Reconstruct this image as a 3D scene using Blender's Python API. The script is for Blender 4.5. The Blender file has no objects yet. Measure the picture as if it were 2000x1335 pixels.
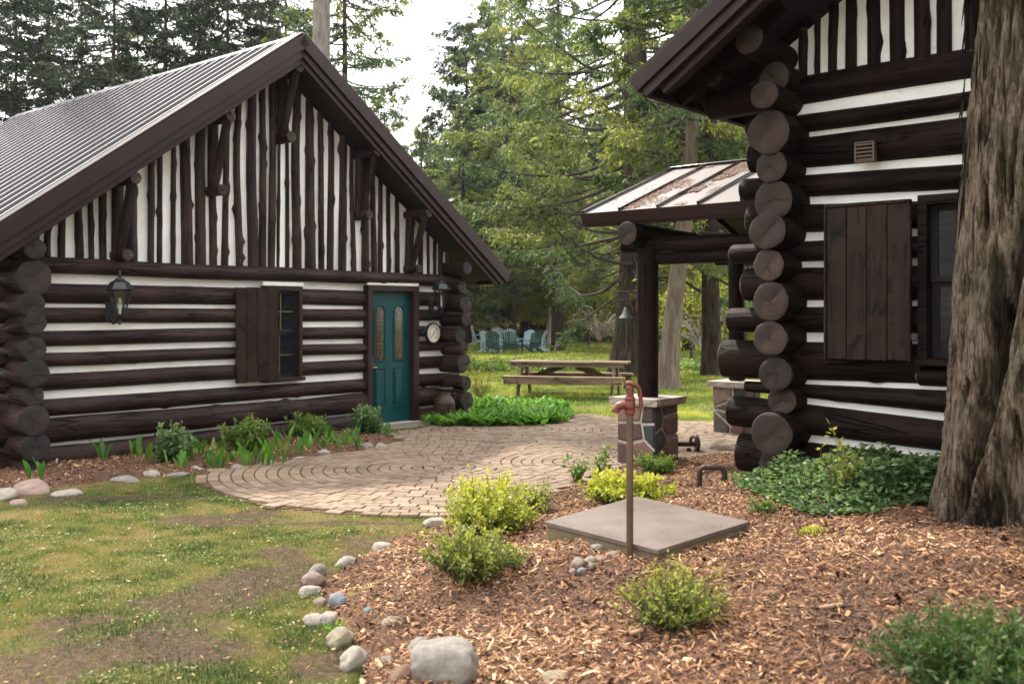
import bpy, math, random
import numpy as np
from mathutils import Vector, Matrix, Quaternion

S = bpy.context.scene
COL = S.collection
F = 1944.0; HZ = 613.0; CH = 1.70       # focal length in photo px, horizon row, eye height

# ---------------------------------------------------------------- camera
cam = bpy.data.cameras.new('camera'); camo = bpy.data.objects.new('camera', cam)
COL.objects.link(camo); S.camera = camo
camo.location = (0, 0, CH); camo.rotation_euler = (math.radians(90), 0, 0)
cam.lens = 35.0; cam.sensor_width = 36.0
cam.shift_y = -(667.5 - HZ) / 2000.0
cam.clip_end = 900; cam.clip_start = 0.05
cam.dof.use_dof = True; cam.dof.focus_distance = 10.0; cam.dof.aperture_fstop = 2.8

# ---------------------------------------------------------------- world, sun, exposure
SUN_EL = math.radians(54); SUN_AZ = math.atan2(-0.50, 0.87)     # azimuth from +Y towards +X
w = bpy.data.worlds.new('World'); S.world = w; w.use_nodes = True
nt = w.node_tree; bg = nt.nodes['Background']
sky = nt.nodes.new('ShaderNodeTexSky'); sky.sky_type = 'NISHITA'; sky.sun_disc = False
sky.sun_elevation = SUN_EL; sky.sun_rotation = SUN_AZ
sky.dust_density = 3.0; sky.air_density = 1.0; sky.ozone_density = 1.0
tcw = nt.nodes.new('ShaderNodeTexCoord'); nzw = nt.nodes.new('ShaderNodeTexNoise')
nzw.inputs['Scale'].default_value = 2.5; nzw.inputs['Detail'].default_value = 6
nt.links.new(tcw.outputs['Generated'], nzw.inputs['Vector'])
mrw = nt.nodes.new('ShaderNodeMapRange')
for k, v in zip(('From Min', 'From Max', 'To Min', 'To Max'), (0.3, 0.62, 0.55, 0.95)): mrw.inputs[k].default_value = v
nt.links.new(nzw.outputs['Fac'], mrw.inputs['Value'])
mxw = nt.nodes.new('ShaderNodeMix'); mxw.data_type = 'RGBA'
mxw.inputs['B'].default_value = (11.6, 11.4, 11.2, 1)
nt.links.new(mrw.outputs['Result'], mxw.inputs['Factor'])
nt.links.new(sky.outputs['Color'], mxw.inputs['A'])
nt.links.new(mxw.outputs['Result'], bg.inputs['Color'])
bg.inputs['Strength'].default_value = 0.145
sl = bpy.data.lights.new('sun', 'SUN'); so = bpy.data.objects.new('sun', sl); COL.objects.link(so)
sl.energy = 3.0; sl.angle = math.radians(3.0); sl.color = (1.0, 0.91, 0.77)
sd = Vector((math.cos(SUN_EL) * math.sin(SUN_AZ), math.cos(SUN_EL) * math.cos(SUN_AZ), math.sin(SUN_EL)))
so.rotation_euler = sd.to_track_quat('Z', 'Y').to_euler()
S.view_settings.view_transform = 'Standard'; S.view_settings.look = 'None'
S.view_settings.exposure = 1.27; S.view_settings.gamma = 1.0; S.view_settings.use_curve_mapping = False
S.render.engine = 'CYCLES'
S.cycles.max_bounces = 6; S.cycles.diffuse_bounces = 3; S.cycles.glossy_bounces = 3
S.cycles.transmission_bounces = 4; S.cycles.transparent_max_bounces = 8; S.cycles.caustics_reflective = False
S.cycles.caustics_refractive = False; S.cycles.use_denoising = True

R = random.Random(7)
NR = np.random.RandomState(11)

# ---------------------------------------------------------------- noise
def _h(i, j, k, s):
    n = (i * 374761393 + j * 668265263 + k * 2147483647 + s * 1274126177) & 0xffffffff
    n = ((n ^ (n >> 13)) * 1274126177) & 0xffffffff
    return ((n ^ (n >> 16)) & 0xffffff) / float(0xffffff)
def vn(x, y, z, s=0):
    x, y, z = np.broadcast_arrays(np.asarray(x, float), np.asarray(y, float), np.asarray(z, float))
    i = np.floor(x).astype(np.int64); j = np.floor(y).astype(np.int64); k = np.floor(z).astype(np.int64)
    u = x - i; v = y - j; q = z - k
    u = u * u * (3 - 2 * u); v = v * v * (3 - 2 * v); q = q * q * (3 - 2 * q)
    r = 0
    for a in (0, 1):
        for b in (0, 1):
            for c in (0, 1):
                r = r + _h(i + a, j + b, k + c, s) * (u if a else 1 - u) * (v if b else 1 - v) * (q if c else 1 - q)
    return r
def fbm(x, y, z, s=0, o=3):
    r = 0; a = 0.5; f = 1.0; t = 0
    for n in range(o):
        r = r + a * vn(x * f, y * f, z * f, s + n); t += a; a *= 0.5; f *= 2.03
    return r / t

# ---------------------------------------------------------------- terrain
EDGE = np.array([(-0.45, 2.0), (-0.62, 3.6), (-0.72, 4.9), (-1.0, 5.6), (-1.22, 6.2), (-1.10, 6.8), (-0.92, 7.3), (-0.60, 8.15),
                 (-0.20, 8.55), (0.35, 9.2), (0.85, 10.2), (1.2, 10.95), (1.95, 11.5), (2.6, 12.0), (3.3, 12.4), (4.6, 12.9)])
BEDP = np.vstack([EDGE, [(14, 14), (14, -2.5), (-0.45, -2.5)]])
def inside(P, x, y):
    x = np.asarray(x, float); y = np.asarray(y, float); r = np.zeros(x.shape, bool); n = len(P)
    for a in range(n):
        x1, y1 = P[a]; x2, y2 = P[(a + 1) % n]
        c = ((y1 > y) != (y2 > y)) & (x < (x2 - x1) * (y - y1) / ((y2 - y1) if y2 != y1 else 1e-9) + x1)
        r ^= c
    return r
def segd(P, x, y):
    x = np.asarray(x, float); y = np.asarray(y, float); d = np.full(x.shape, 1e9)
    for (x1, y1), (x2, y2) in zip(P[:-1], P[1:]):
        dx, dy = x2 - x1, y2 - y1
        t = np.clip(((x - x1) * dx + (y - y1) * dy) / (dx * dx + dy * dy), 0, 1)
        d = np.minimum(d, np.hypot(x - x1 - t * dx, y - y1 - t * dy))
    return d
def ss(t):
    t = np.clip(t, 0, 1); return t * t * (3 - 2 * t)
def hgt(x, y):
    x = np.asarray(x, float); y = np.asarray(y, float)
    ins = inside(BEDP, x, y)
    d = np.where(ins, segd(EDGE, x, y), 0)
    h = 0.030 * ss(d / 0.12) + 0.40 * ss(d / 3.5)
    dc = np.hypot((x - .95) / 1.15, (y - 6.85) / 1.25); mk = np.exp(-dc ** 4); h = h * (1 - mk) + np.minimum(h, .205) * mk
    far = ss((y - 17) / 5.0)
    h = h + far * 0.10 * (vn(x * .12, y * .12, 0, 5) - .5)
    h = h - 0.25 * np.exp(-((y - 31.0 - 0.05 * x) / 1.3) ** 2)
    h = h + 9.0 * ss((y - 65) / 50.0) * ss((y - 65) / 8.0)
    h = h + 5.0 * ss((-x - 26) / 30) * ss((y - 10) / 20)
    return np.where(ins, h, np.where(y > 16, h, 0 * h))
def G(px, py, dz=0.0):
    q = (px - 1000) / F; Y = F * CH / (py - HZ)
    for _ in range(60):
        z = float(hgt(q * Y, Y)); Yn = (CH - z) * F / (py - HZ); Y = 0.6 * Y + 0.4 * Yn
    return Vector((q * Y, Y, float(hgt(q * Y, Y)) + dz))

# ---------------------------------------------------------------- object helpers
def link(o, parent=None):
    COL.objects.link(o)
    if parent is not None: o.parent = parent
    return o
def thing(name, label, cat, loc=(0, 0, 0), rz=0.0, group=None, kind=None):
    o = bpy.data.objects.new(name, None); o.empty_display_size = .1
    link(o); o.location = loc; o.rotation_euler = (0, 0, rz); o['label'] = label; o['category'] = cat
    if group: o['group'] = group
    if kind: o['kind'] = kind
    return o
def tag(o, label=None, cat=None, group=None, kind=None):
    if label: o['label'] = label
    if cat: o['category'] = cat
    if group: o['group'] = group
    if kind: o['kind'] = kind
    return o
def ob(name, me, parent=None, loc=None, rot=None):
    o = bpy.data.objects.new(name, me)
    if loc is not None: o.location = loc
    if rot is not None:
        o.rotation_mode = 'XYZ'; o.rotation_euler = rot
    return link(o, parent)
def mesh_np(name, V, Fc, mats, mi=None, smooth=False, attrs=None):
    V = np.asarray(V, np.float32); Fc = np.asarray(Fc, np.int32); m = bpy.data.meshes.new(name)
    k = Fc.shape[1]
    m.vertices.add(len(V)); m.vertices.foreach_set('co', V.ravel())
    m.loops.add(Fc.size); m.loops.foreach_set('vertex_index', Fc.ravel())
    m.polygons.add(len(Fc))
    m.polygons.foreach_set('loop_start', np.arange(0, Fc.size, k, dtype=np.int32))
    m.polygons.foreach_set('loop_total', np.full(len(Fc), k, np.int32))
    if mi is not None: m.polygons.foreach_set('material_index', np.asarray(mi, np.int32))
    m.polygons.foreach_set('use_smooth', np.full(len(Fc), bool(smooth)))
    for a in (mats if isinstance(mats, (list, tuple)) else [mats]): m.materials.append(a)
    if attrs:
        for k2, v in attrs.items():
            at = m.attributes.new(k2, 'FLOAT', 'POINT'); at.data.foreach_set('value', np.asarray(v, np.float32))
    m.update(calc_edges=True); m.validate()
    return m
class MB:
    def __init__(s): s.v = []; s.f = []; s.m = []
    def add(s, vs, fs, mi=0):
        n = len(s.v); s.v += [tuple(v) for v in vs]; s.f += [tuple(n + i for i in f) for f in fs]; s.m += [mi] * len(fs); return s
    def box(s, x0, x1, y0, y1, z0, z1, mi=0, mat=None):
        vs = [Vector((x, y, z)) for x in (x0, x1) for y in (y0, y1) for z in (z0, z1)]
        if mat is not None: vs = [mat @ v for v in vs]
        return s.add(vs, [(0, 1, 3, 2), (4, 6, 7, 5), (0, 4, 5, 1), (2, 3, 7, 6), (0, 2, 6, 4), (1, 5, 7, 3)], mi)
    def beam(s, p0, p1, wd, ht, mi=0, up=(0, 0, 1)):
        p0 = Vector(p0); p1 = Vector(p1); d = (p1 - p0); L = d.length; d.normalize()
        u = Vector(up); sd_ = d.cross(u).normalized(); u = sd_.cross(d)
        M = Matrix((d, sd_, u)).transposed().to_4x4(); M.translation = p0
        return s.box(0, L, -wd / 2, wd / 2, -ht / 2, ht / 2, mi, M)
    def tube(s, pts, rad, n=10, mi=0, cap=True):
        pts = [Vector(p) for p in pts]; k = len(pts)
        if not hasattr(rad, '__len__'): rad = [rad] * k
        rows = []; up = None
        for i, p in enumerate(pts):
            d = (pts[min(i + 1, k - 1)] - pts[max(i - 1, 0)]).normalized()
            if up is None: up = d.orthogonal().normalized()
            else: up = (up - d * up.dot(d)).normalized()
            b = d.cross(up)
            rows.append([p + (up * math.cos(a) + b * math.sin(a)) * rad[i] for a in [2 * math.pi * j / n for j in range(n)]])
        vs = [v for r_ in rows for v in r_]; fs = []
        for i in range(k - 1):
            for j in range(n):
                fs.append((i * n + j, i * n + (j + 1) % n, (i + 1) * n + (j + 1) % n, (i + 1) * n + j))
        if cap: fs += [tuple(reversed(range(n))), tuple((k - 1) * n + j for j in range(n))]
        return s.add(vs, fs, mi)
    def lathe(s, prof, n=20, c=(0, 0, 0), mi=0, ax='Z'):
        c = Vector(c); vs = []; fs = []; k = len(prof)
        for (r, z) in prof:
            for j in range(n):
                a = 2 * math.pi * j / n
                p = Vector((r * math.cos(a), r * math.sin(a), z))
                if ax == 'Y': p = Vector((p.x, p.z, p.y))
                if ax == 'X': p = Vector((p.z, p.x, p.y))
                vs.append(c + p)
        for i in range(k - 1):
            for j in range(n): fs.append((i * n + j, i * n + (j + 1) % n, (i + 1) * n + (j + 1) % n, (i + 1) * n + j))
        fs += [tuple(reversed(range(n))), tuple((k - 1) * n + j for j in range(n))]
        return s.add(vs, fs, mi)
    def prism(s, poly, z0, z1, mi=0, fn=None):
        n = len(poly); vs = [Vector((a, b, z0)) for a, b in poly] + [Vector((a, b, z1)) for a, b in poly]
        if fn: vs = [fn(v) for v in vs]
        return s.add(vs, [tuple(range(n)), tuple(reversed(range(n, 2 * n)))] + [(i, i + n, (i + 1) % n + n, (i + 1) % n) for i in range(n)], mi)
    def build(s, name, mats, parent=None, smooth=False, bevel=0, loc=None, rot=None):
        m = bpy.data.meshes.new(name); m.from_pydata(s.v, [], s.f)
        for a in (mats if isinstance(mats, (list, tuple)) else [mats]): m.materials.append(a)
        m.polygons.foreach_set('material_index', s.m)
        import bmesh
        b = bmesh.new(); b.from_mesh(m); bmesh.ops.recalc_face_normals(b, faces=b.faces); b.to_mesh(m); b.free()
        if smooth:
            m.polygons.foreach_set('use_smooth', [True] * len(m.polygons))
            try: m.set_sharp_from_angle(angle=math.radians(40))
            except Exception: pass
        m.update(); o = ob(name, m, parent, loc, rot)
        if bevel:
            bv = o.modifiers.new('bevel', 'BEVEL'); bv.width = bevel; bv.segments = 2; bv.limit_method = 'ANGLE'
        return o
def copy_tree(o, parent=None):
    c = o.copy(); COL.objects.link(c)
    if parent is not None: c.parent = parent
    for ch in list(o.children): copy_tree(ch, c)
    return c

def leafquads(P, D, N, L, W):
    """P base, D unit direction, N approx normal, arrays -> rhombus leaves"""
    Sd = np.cross(D, N); Sd /= np.linalg.norm(Sd, axis=1)[:, None] + 1e-9
    L = L[:, None]; W = W[:, None]; m = P + D * L * .45
    V = np.stack([P, m + Sd * W / 2, P + D * L, m - Sd * W / 2], 1).reshape(-1, 3)
    return V
# ---------------------------------------------------------------- materials
def newmat(name):
    m = bpy.data.materials.new(name); m.use_nodes = True; n = m.node_tree
    return m, n, n.nodes['Principled BSDF']
def lk(n, a, b): n.links.new(a, b)
def coords(n, stretch=(1, 1, 1), kind='Object', off=0):
    t = n.nodes.new('ShaderNodeTexCoord'); mp = n.nodes.new('ShaderNodeMapping'); mp.inputs['Scale'].default_value = stretch; src = t.outputs[kind]
    if off:      # every piece of timber gets its own grain
        oi = n.nodes.new('ShaderNodeObjectInfo'); vm = n.nodes.new('ShaderNodeVectorMath'); vm.operation = 'MULTIPLY_ADD'; vm.inputs[1].default_value = (off, off * .7, off * .4)
        lk(n, oi.outputs['Random'], vm.inputs[0]); lk(n, src, vm.inputs[2]); src = vm.outputs[0]
    lk(n, src, mp.inputs['Vector']); return mp.outputs['Vector']
def noise(n, vec, scale, detail=4, rough=.55, dist=0):
    z = n.nodes.new('ShaderNodeTexNoise'); z.inputs['Scale'].default_value = scale; z.inputs['Detail'].default_value = detail
    z.inputs['Roughness'].default_value = rough; z.inputs['Distortion'].default_value = dist
    lk(n, vec, z.inputs['Vector']); return z.outputs['Fac']
def ramp(n, fac, stops):
    r = n.nodes.new('ShaderNodeValToRGB'); e = r.color_ramp.elements
    while len(e) < len(stops): e.new(.5)
    for i, (p, c) in enumerate(stops): e[i].position = p; e[i].color = (*c, 1)
    lk(n, fac, r.inputs['Fac']); return r.outputs['Color']
def mixc(n, fac, a, b, mode='MIX'):
    m = n.nodes.new('ShaderNodeMix'); m.data_type = 'RGBA'; m.blend_type = mode
    for k, v in (('Factor', fac), ('A', a), ('B', b)):
        if isinstance(v, (int, float)): m.inputs[k].default_value = v
        elif isinstance(v, tuple): m.inputs[k].default_value = (*v, 1)
        else: lk(n, v, m.inputs[k])
    return m.outputs['Result']
def bump(n, bs, h, strength, dist=.01):
    b = n.nodes.new('ShaderNodeBump'); b.inputs['Strength'].default_value = strength; b.inputs['Distance'].default_value = dist
    lk(n, h, b.inputs['Height']); lk(n, b.outputs['Normal'], bs.inputs['Normal'])
def attr(n, nm='rnd'):
    a = n.nodes.new('ShaderNodeAttribute'); a.attribute_name = nm; return a.outputs['Fac']
def simple(name, c1, c2=None, rough=.6, scale=8, stretch=(1, 1, 1), bs=.3, bd=.01, metal=0, spec=.5, detail=5, lo=.35, hi=.65):
    m, n, b = newmat(name); c2 = c2 or tuple(x * .7 for x in c1)
    v = coords(n, stretch); f = noise(n, v, scale, detail)
    lk(n, ramp(n, f, [(lo, c1), (hi, c2)]), b.inputs['Base Color'])
    b.inputs['Roughness'].default_value = rough; b.inputs['Metallic'].default_value = metal
    b.inputs['Specular IOR Level'].default_value = spec
    if bs: bump(n, b, noise(n, v, scale * 3, 6), bs, bd)
    return m
def wood(name, c1, c2, c3, rough=.55, st=(1.2, 14, 14), bs=.35, spec=.4):
    m, n, b = newmat(name); v = coords(n, st, off=61)
    f = noise(n, v, 2.0, 7, .6, .4); f2 = noise(n, coords(n, (.8, 1.5, 1.5), off=61), 1.6, 4)
    c = ramp(n, f, [(.3, c1), (.5, c2), (.72, c3)])
    c = mixc(n, ramp(n, f2, [(.4, (0, 0, 0)), (.65, (.65, .65, .65))]), c, tuple(x * 1.55 for x in c3)); kn = noise(n, coords(n, (3.5, 7, 7), off=61), 1.7, 3); c = mixc(n, ramp(n, kn, [(.68, (0, 0, 0)), (.73, (.8, .8, .8))]), c, tuple(x * .35 for x in c1))
    b.inputs['Roughness'].default_value = rough; b.inputs['Specular IOR Level'].default_value = spec
    w_ = n.nodes.new('ShaderNodeTexVoronoi'); w_.feature = 'DISTANCE_TO_EDGE'; w_.inputs['Scale'].default_value = 3.2
    lk(n, coords(n, tuple(.28 * q for q in st), off=61), w_.inputs['Vector'])
    mm = n.nodes.new('ShaderNodeMath'); mm.operation = 'MULTIPLY_ADD'; mm.inputs[1].default_value = .6
    cl = n.nodes.new('ShaderNodeMapRange'); cl.inputs['From Max'].default_value = .055; lk(n, w_.outputs['Distance'], cl.inputs['Value'])
    msk = ramp(n, noise(n, coords(n, (1, 3, 3), off=61), 2.2, 3), [(.50, (1, 1, 1)), (.56, (0, 0, 0))])
    lt = n.nodes.new('ShaderNodeMath'); lt.operation = 'MAXIMUM'; lk(n, cl.outputs['Result'], lt.inputs[0]); lk(n, msk, lt.inputs[1])
    lk(n, mixc(n, lt.outputs[0], tuple(x * .18 for x in c1), c), b.inputs['Base Color'])
    lk(n, lt.outputs[0], mm.inputs[0]); lk(n, f, mm.inputs[2])
    bump(n, b, mm.outputs[0], bs, .018)
    return m
def endgrain(name, c1, c2):
    m, n, b = newmat(name); v = coords(n)
    wv = n.nodes.new('ShaderNodeTexWave'); wv.wave_type = 'RINGS'; wv.rings_direction = 'X'; wv.inputs['Scale'].default_value = 22
    wv.inputs['Distortion'].default_value = 2.5; wv.inputs['Detail'].default_value = 3; lk(n, v, wv.inputs['Vector'])
    f = noise(n, v, 9, 6)
    c = mixc(n, f, ramp(n, wv.outputs['Fac'], [(.2, c1), (.9, c2)]), c1)
    f2 = noise(n, v, 3.5, 3); c = mixc(n, ramp(n, f2, [(.45, (0, 0, 0)), (.7, (.7, .7, .7))]), c, tuple(x * 1.6 for x in c2))
    sp = n.nodes.new('ShaderNodeSeparateXYZ'); lk(n, v, sp.inputs[0]); at = n.nodes.new('ShaderNodeMath'); at.operation = 'ARCTAN2'; lk(n, sp.outputs['Y'], at.inputs[0]); lk(n, sp.outputs['Z'], at.inputs[1])
    oi = n.nodes.new('ShaderNodeObjectInfo'); ad = n.nodes.new('ShaderNodeMath'); ad.operation = 'MULTIPLY_ADD'; ad.inputs[1].default_value = 50; lk(n, oi.outputs['Random'], ad.inputs[0]); ad.inputs[2].default_value = 0
    cb = n.nodes.new('ShaderNodeCombineXYZ'); lk(n, at.outputs[0], cb.inputs['X']); lk(n, ad.outputs[0], cb.inputs['Y'])
    ck = noise(n, cb.outputs[0], 3.2, 5, .75); c = mixc(n, ramp(n, ck, [(.30, (1, 1, 1)), (.36, (0, 0, 0))]), c, (.004, .003, .003))
    tv = n.nodes.new('ShaderNodeMapRange'); tv.inputs['To Min'].default_value = .45; tv.inputs['To Max'].default_value = 1.35; lk(n, oi.outputs['Random'], tv.inputs['Value']); hs = n.nodes.new('ShaderNodeHueSaturation'); lk(n, tv.outputs['Result'], hs.inputs['Value']); lk(n, c, hs.inputs['Color']); c = hs.outputs['Color']
    lk(n, c, b.inputs['Base Color']); b.inputs['Roughness'].default_value = .8
    bump(n, b, wv.outputs['Fac'], .7, .010); return m
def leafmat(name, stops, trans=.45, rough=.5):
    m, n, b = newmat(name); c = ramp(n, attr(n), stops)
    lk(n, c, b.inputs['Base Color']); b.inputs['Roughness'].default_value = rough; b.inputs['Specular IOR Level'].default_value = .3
    t = n.nodes.new('ShaderNodeBsdfTranslucent')
    lk(n, mixc(n, 1.0, c, (1.42, 1.5, .85), 'MULTIPLY'), t.inputs['Color'])
    x = n.nodes.new('ShaderNodeMixShader'); x.inputs[0].default_value = trans
    lk(n, b.outputs[0], x.inputs[1]); lk(n, t.outputs[0], x.inputs[2]); lk(n, x.outputs[0], n.nodes['Material Output'].inputs['Surface'])
    return m

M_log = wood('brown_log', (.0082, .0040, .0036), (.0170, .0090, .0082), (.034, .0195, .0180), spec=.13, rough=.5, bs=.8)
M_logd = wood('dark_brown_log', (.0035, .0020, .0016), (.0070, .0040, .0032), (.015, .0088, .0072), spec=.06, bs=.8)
M_end = endgrain('log_end_grain', (.022, .0120, .0088), (.056, .0335, .0255))
M_endL = endgrain('log_end_grain_dark', (.010, .0062, .005), (.026, .0160, .013))
M_plank = wood('brown_plank', (.0085, .0042, .0032), (.0140, .0072, .0056), (.023, .0122, .0096), rough=.6, st=(9, 9, .8), spec=.15)
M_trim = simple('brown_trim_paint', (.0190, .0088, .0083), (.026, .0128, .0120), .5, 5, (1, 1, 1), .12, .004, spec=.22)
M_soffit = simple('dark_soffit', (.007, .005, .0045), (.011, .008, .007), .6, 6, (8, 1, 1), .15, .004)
M_metal = simple('brown_metal_roof', (.016, .0100, .0095), (.022, .0140, .0135), .13, 3, (1, 1, 1), .05, .003, metal=0.0, spec=.9)
M_metal.node_tree.nodes['Principled BSDF'].inputs['IOR'].default_value = 1.5; M_metal.node_tree.nodes['Principled BSDF'].inputs['Specular IOR Level'].default_value = .5
M_porch = simple('porch_metal_roof', (.060, .034, .032), (.085, .050, .047), .36, 3, (1, 1, 1), .05, .003); M_porch.node_tree.nodes['Principled BSDF'].inputs['IOR'].default_value = 2.3
M_chink = simple('white_chinking', (.86, .855, .835), (.77, .76, .725), .85, 3.2, (.7, 1, 1.6), .8, .014, lo=.30, hi=.72)
def stain(m):
    n = m.node_tree; b = n.nodes['Principled BSDF']; src = b.inputs['Base Color'].links[0].from_socket
    f = noise(n, coords(n), 1.3, 4); f2 = noise(n, coords(n, (1, 1, 1)), 11, 6, .7); f3 = noise(n, coords(n, (6, 6, .8)), 3, 5)
    c = mixc(n, ramp(n, f, [(.58, (0, 0, 0)), (.72, (.5, .5, .5))]), src, (.62, .55, .38)); c = mixc(n, ramp(n, f2, [(.60, (0, 0, 0)), (.74, (.5, .5, .5))]), c, (.42, .39, .33)); c = mixc(n, ramp(n, f3, [(.62, (0, 0, 0)), (.78, (.35, .35, .35))]), c, (.40, .37, .30))
    lk(n, c, b.inputs['Base Color'])
stain(M_chink)
M_inner = simple('dark_interior', (.01, .008, .007), None, .9, 3, bs=0)
M_teal = simple('teal_paint', (.0012, .043, .048), (.002, .053, .059), .4, 3, (4, 4, .6), .06, .003, spec=.25)
M_white = simple('white_cap', (.75, .73, .66), (.65, .62, .55), .6, 5, bs=.1)
M_black = simple('black_cast_metal', (.012, .014, .016), (.02, .023, .026), .35, 12, bs=.15, metal=.3)
M_brass = simple('brass', (.55, .36, .14), (.45, .28, .1), .3, 12, bs=.05, metal=1)
M_rust = simple('rusty_brown_metal', (.030, .018, .013), (.062, .034, .022), .6, 14, bs=.35, metal=.3)
M_red = simple('faded_red_enamel', (.17, .030, .017), (.095, .024, .017), .42, 18, bs=.25)
M_pipe = simple('brown_painted_pipe', (.065, .036, .022), (.11, .066, .04), .4, 9, (1, 1, .3), bs=.1)
M_slab = simple('grey_brown_slab', (.150, .118, .102), (.075, .055, .045), .75, 2.2, (1, 1, 1), .5, .008, detail=9, lo=.3, hi=.72)
M_conc = simple('mossy_timber_kerb', (.13, .105, .06), (.19, .15, .095), .9, 7, bs=.6)
M_mortar = simple('pale_mortar', (.52, .47, .39), (.40, .36, .29), .9, 16, bs=.5)
M_capst = simple('tan_cap_stone', (.42, .35, .30), (.31, .255, .215), .8, 9, bs=.8, bd=.02)
PIERC = [(.16, .075, .06), (.10, .055, .045), (.035, .04, .042), (.20, .11, .085), (.11, .09, .075), (.24, .15, .12), (.06, .045, .04)]
M_pier = [simple('pier_stone_%s' % n_, c, tuple(x * .55 for x in c), .6, 22, bs=.7, bd=.012, lo=.35, hi=.7) for n_, c in zip(('red', 'maroon', 'slate', 'rose', 'tan', 'pink', 'umber'), PIERC)]
M_table = wood('weathered_pine', (.075, .050, .031), (.12, .083, .052), (.18, .132, .087), rough=.75, st=(1, 14, 14), spec=.2)
M_face = simple('dial_face', (.66, .62, .50), (.58, .54, .43), .5, 8, bs=0)
M_chair = simple('pale_blue_plastic', (.42, .56, .62), (.36, .50, .56), .5, 3, bs=0)
M_chair_shade = simple('shaded_chair_plastic', (.018, .055, .055), (.025, .07, .07), .45, 3, bs=0)  # dark copy of the chair plastic: shade on the chair backs painted in
def glass(name, c, rough=.05):
    m, n, b = newmat(name); b.inputs['Base Color'].default_value = (*c, 1); b.inputs['Roughness'].default_value = rough
    b.inputs['Specular IOR Level'].default_value = .8; return m
M_pane = glass('dark_window_glass', (.010, .012, .016))
M_lead = glass('dim_leaded_glass', (.028, .019, .012), .10)
def clear(name, tint=(.80, .82, .80, 1), gl=.10):
    m, n, b = newmat(name); g = n.nodes.new('ShaderNodeBsdfGlossy'); g.inputs['Roughness'].default_value = .12
    t = n.nodes.new('ShaderNodeBsdfTransparent'); t.inputs['Color'].default_value = tint
    x = n.nodes.new('ShaderNodeMixShader'); x.inputs[0].default_value = gl
    lk(n, t.outputs[0], x.inputs[1]); lk(n, g.outputs[0], x.inputs[2]); lk(n, x.outputs[0], n.nodes['Material Output'].inputs['Surface']); return m
M_clear = clear('seeded_lantern_glass'); M_dimclear = clear('dim_window_glass', (.55, .57, .56, 1), .012)
M_came = simple('lead_came', (.20, .145, .07), (.13, .09, .045), .4, 6, bs=0, metal=.6)

def bark(name, c1, c2, c3, st=(7, 7, 1.1), sc=2.2, bs=.8, bd=.04):
    m, n, b = newmat(name); v = coords(n, st); f = noise(n, v, sc, 8, .65, .5); f2 = noise(n, coords(n), 1.4, 3)
    c = ramp(n, f, [(.32, c1), (.5, c2), (.68, c3)])
    c = mixc(n, ramp(n, f2, [(.5, (0, 0, 0)), (.7, (.35, .35, .35))]), c, (.09, .10, .055))
    lk(n, c, b.inputs['Base Color']); b.inputs['Roughness'].default_value = .95; b.inputs['Specular IOR Level'].default_value = .15
    bump(n, b, f, bs, bd); return m
M_bark = bark('cedar_bark', (.009, .0065, .0045), (.033, .023, .016), (.080, .060, .043))
M_barkn = bark('near_cedar_bark', (.020, .014, .010), (.085, .064, .045), (.19, .152, .115), (16, 16, 1.6), 2.0, .7, .02)
def nearbark():
    m, n, b = newmat('near_cedar_bark'); v = coords(n, (26, 26, 4.2)); f = noise(n, v, 2.0, 9, .72, .7); f2 = noise(n, coords(n), 2.0, 4)
    ad = n.nodes.new('ShaderNodeMath'); ad.operation = 'MULTIPLY_ADD'; ad.inputs[1].default_value = 1.35; lk(n, f, ad.inputs[0])
    m2 = n.nodes.new('ShaderNodeMath'); m2.operation = 'MULTIPLY_ADD'; m2.inputs[1].default_value = .50; m2.inputs[2].default_value = -.42; lk(n, attr(n, 'rid'), m2.inputs[0]); lk(n, m2.outputs[0], ad.inputs[2])
    c = ramp(n, ad.outputs[0], [(.38, (.005, .0033, .0022)), (.52, (.030, .019, .012)), (.64, (.085, .060, .041)), (.80, (.21, .165, .125))])
    c = mixc(n, ramp(n, f2, [(.48, (0, 0, 0)), (.68, (.4, .4, .4))]), c, (.085, .085, .05))
    lk(n, c, b.inputs['Base Color']); b.inputs['Roughness'].default_value = .95; b.inputs['Specular IOR Level'].default_value = .12; bump(n, b, f, 1.0, .03); return m
M_barkn = nearbark()
M_barkg = bark('grey_pine_bark', (.10, .085, .075), (.17, .15, .135), (.24, .22, .20), (5, 5, 1.5))
M_birch = bark('birch_bark', (.16, .14, .12), (.42, .39, .35), (.58, .55, .50), (2, 2, 9), 1.6, .2)
M_limb = simple('dark_limb_bark', (.028, .021, .016), (.05, .038, .028), .9, 9, bs=.5)
M_twig = simple('twig_bark', (.10, .055, .03), (.15, .085, .05), .8, 9, bs=0)

L_ced = leafmat('cedar_foliage', [(0, (.026, .050, .034)), (.4, (.065, .100, .056)), (.72, (.150, .175, .062)), (1, (.36, .34, .10))], .58)
L_drk = leafmat('dark_conifer_foliage', [(0, (.009, .021, .015)), (.5, (.020, .040, .026)), (1, (.065, .085, .040))], .42)
L_yel = leafmat('young_green_foliage', [(0, (.10, .125, .030)), (.5, (.23, .24, .05)), (1, (.38, .35, .09))], .62)
L_mix = leafmat('mixed_spring_leaves', [(0, (.035, .060, .016)), (.45, (.12, .165, .035)), (1, (.40, .38, .085))], .45)
L_jun = leafmat('juniper_leaves', [(0, (.014, .034, .009)), (.5, (.038, .080, .020)), (1, (.105, .155, .045))], .3)
L_spir = leafmat('golden_leaves', [(0, (.09, .13, .02)), (.35, (.22, .27, .035)), (1, (.55, .50, .10))], .42)
L_grn = leafmat('fresh_green_leaves', [(0, (.040, .085, .018)), (.5, (.10, .175, .035)), (1, (.24, .29, .07))], .42)
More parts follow.
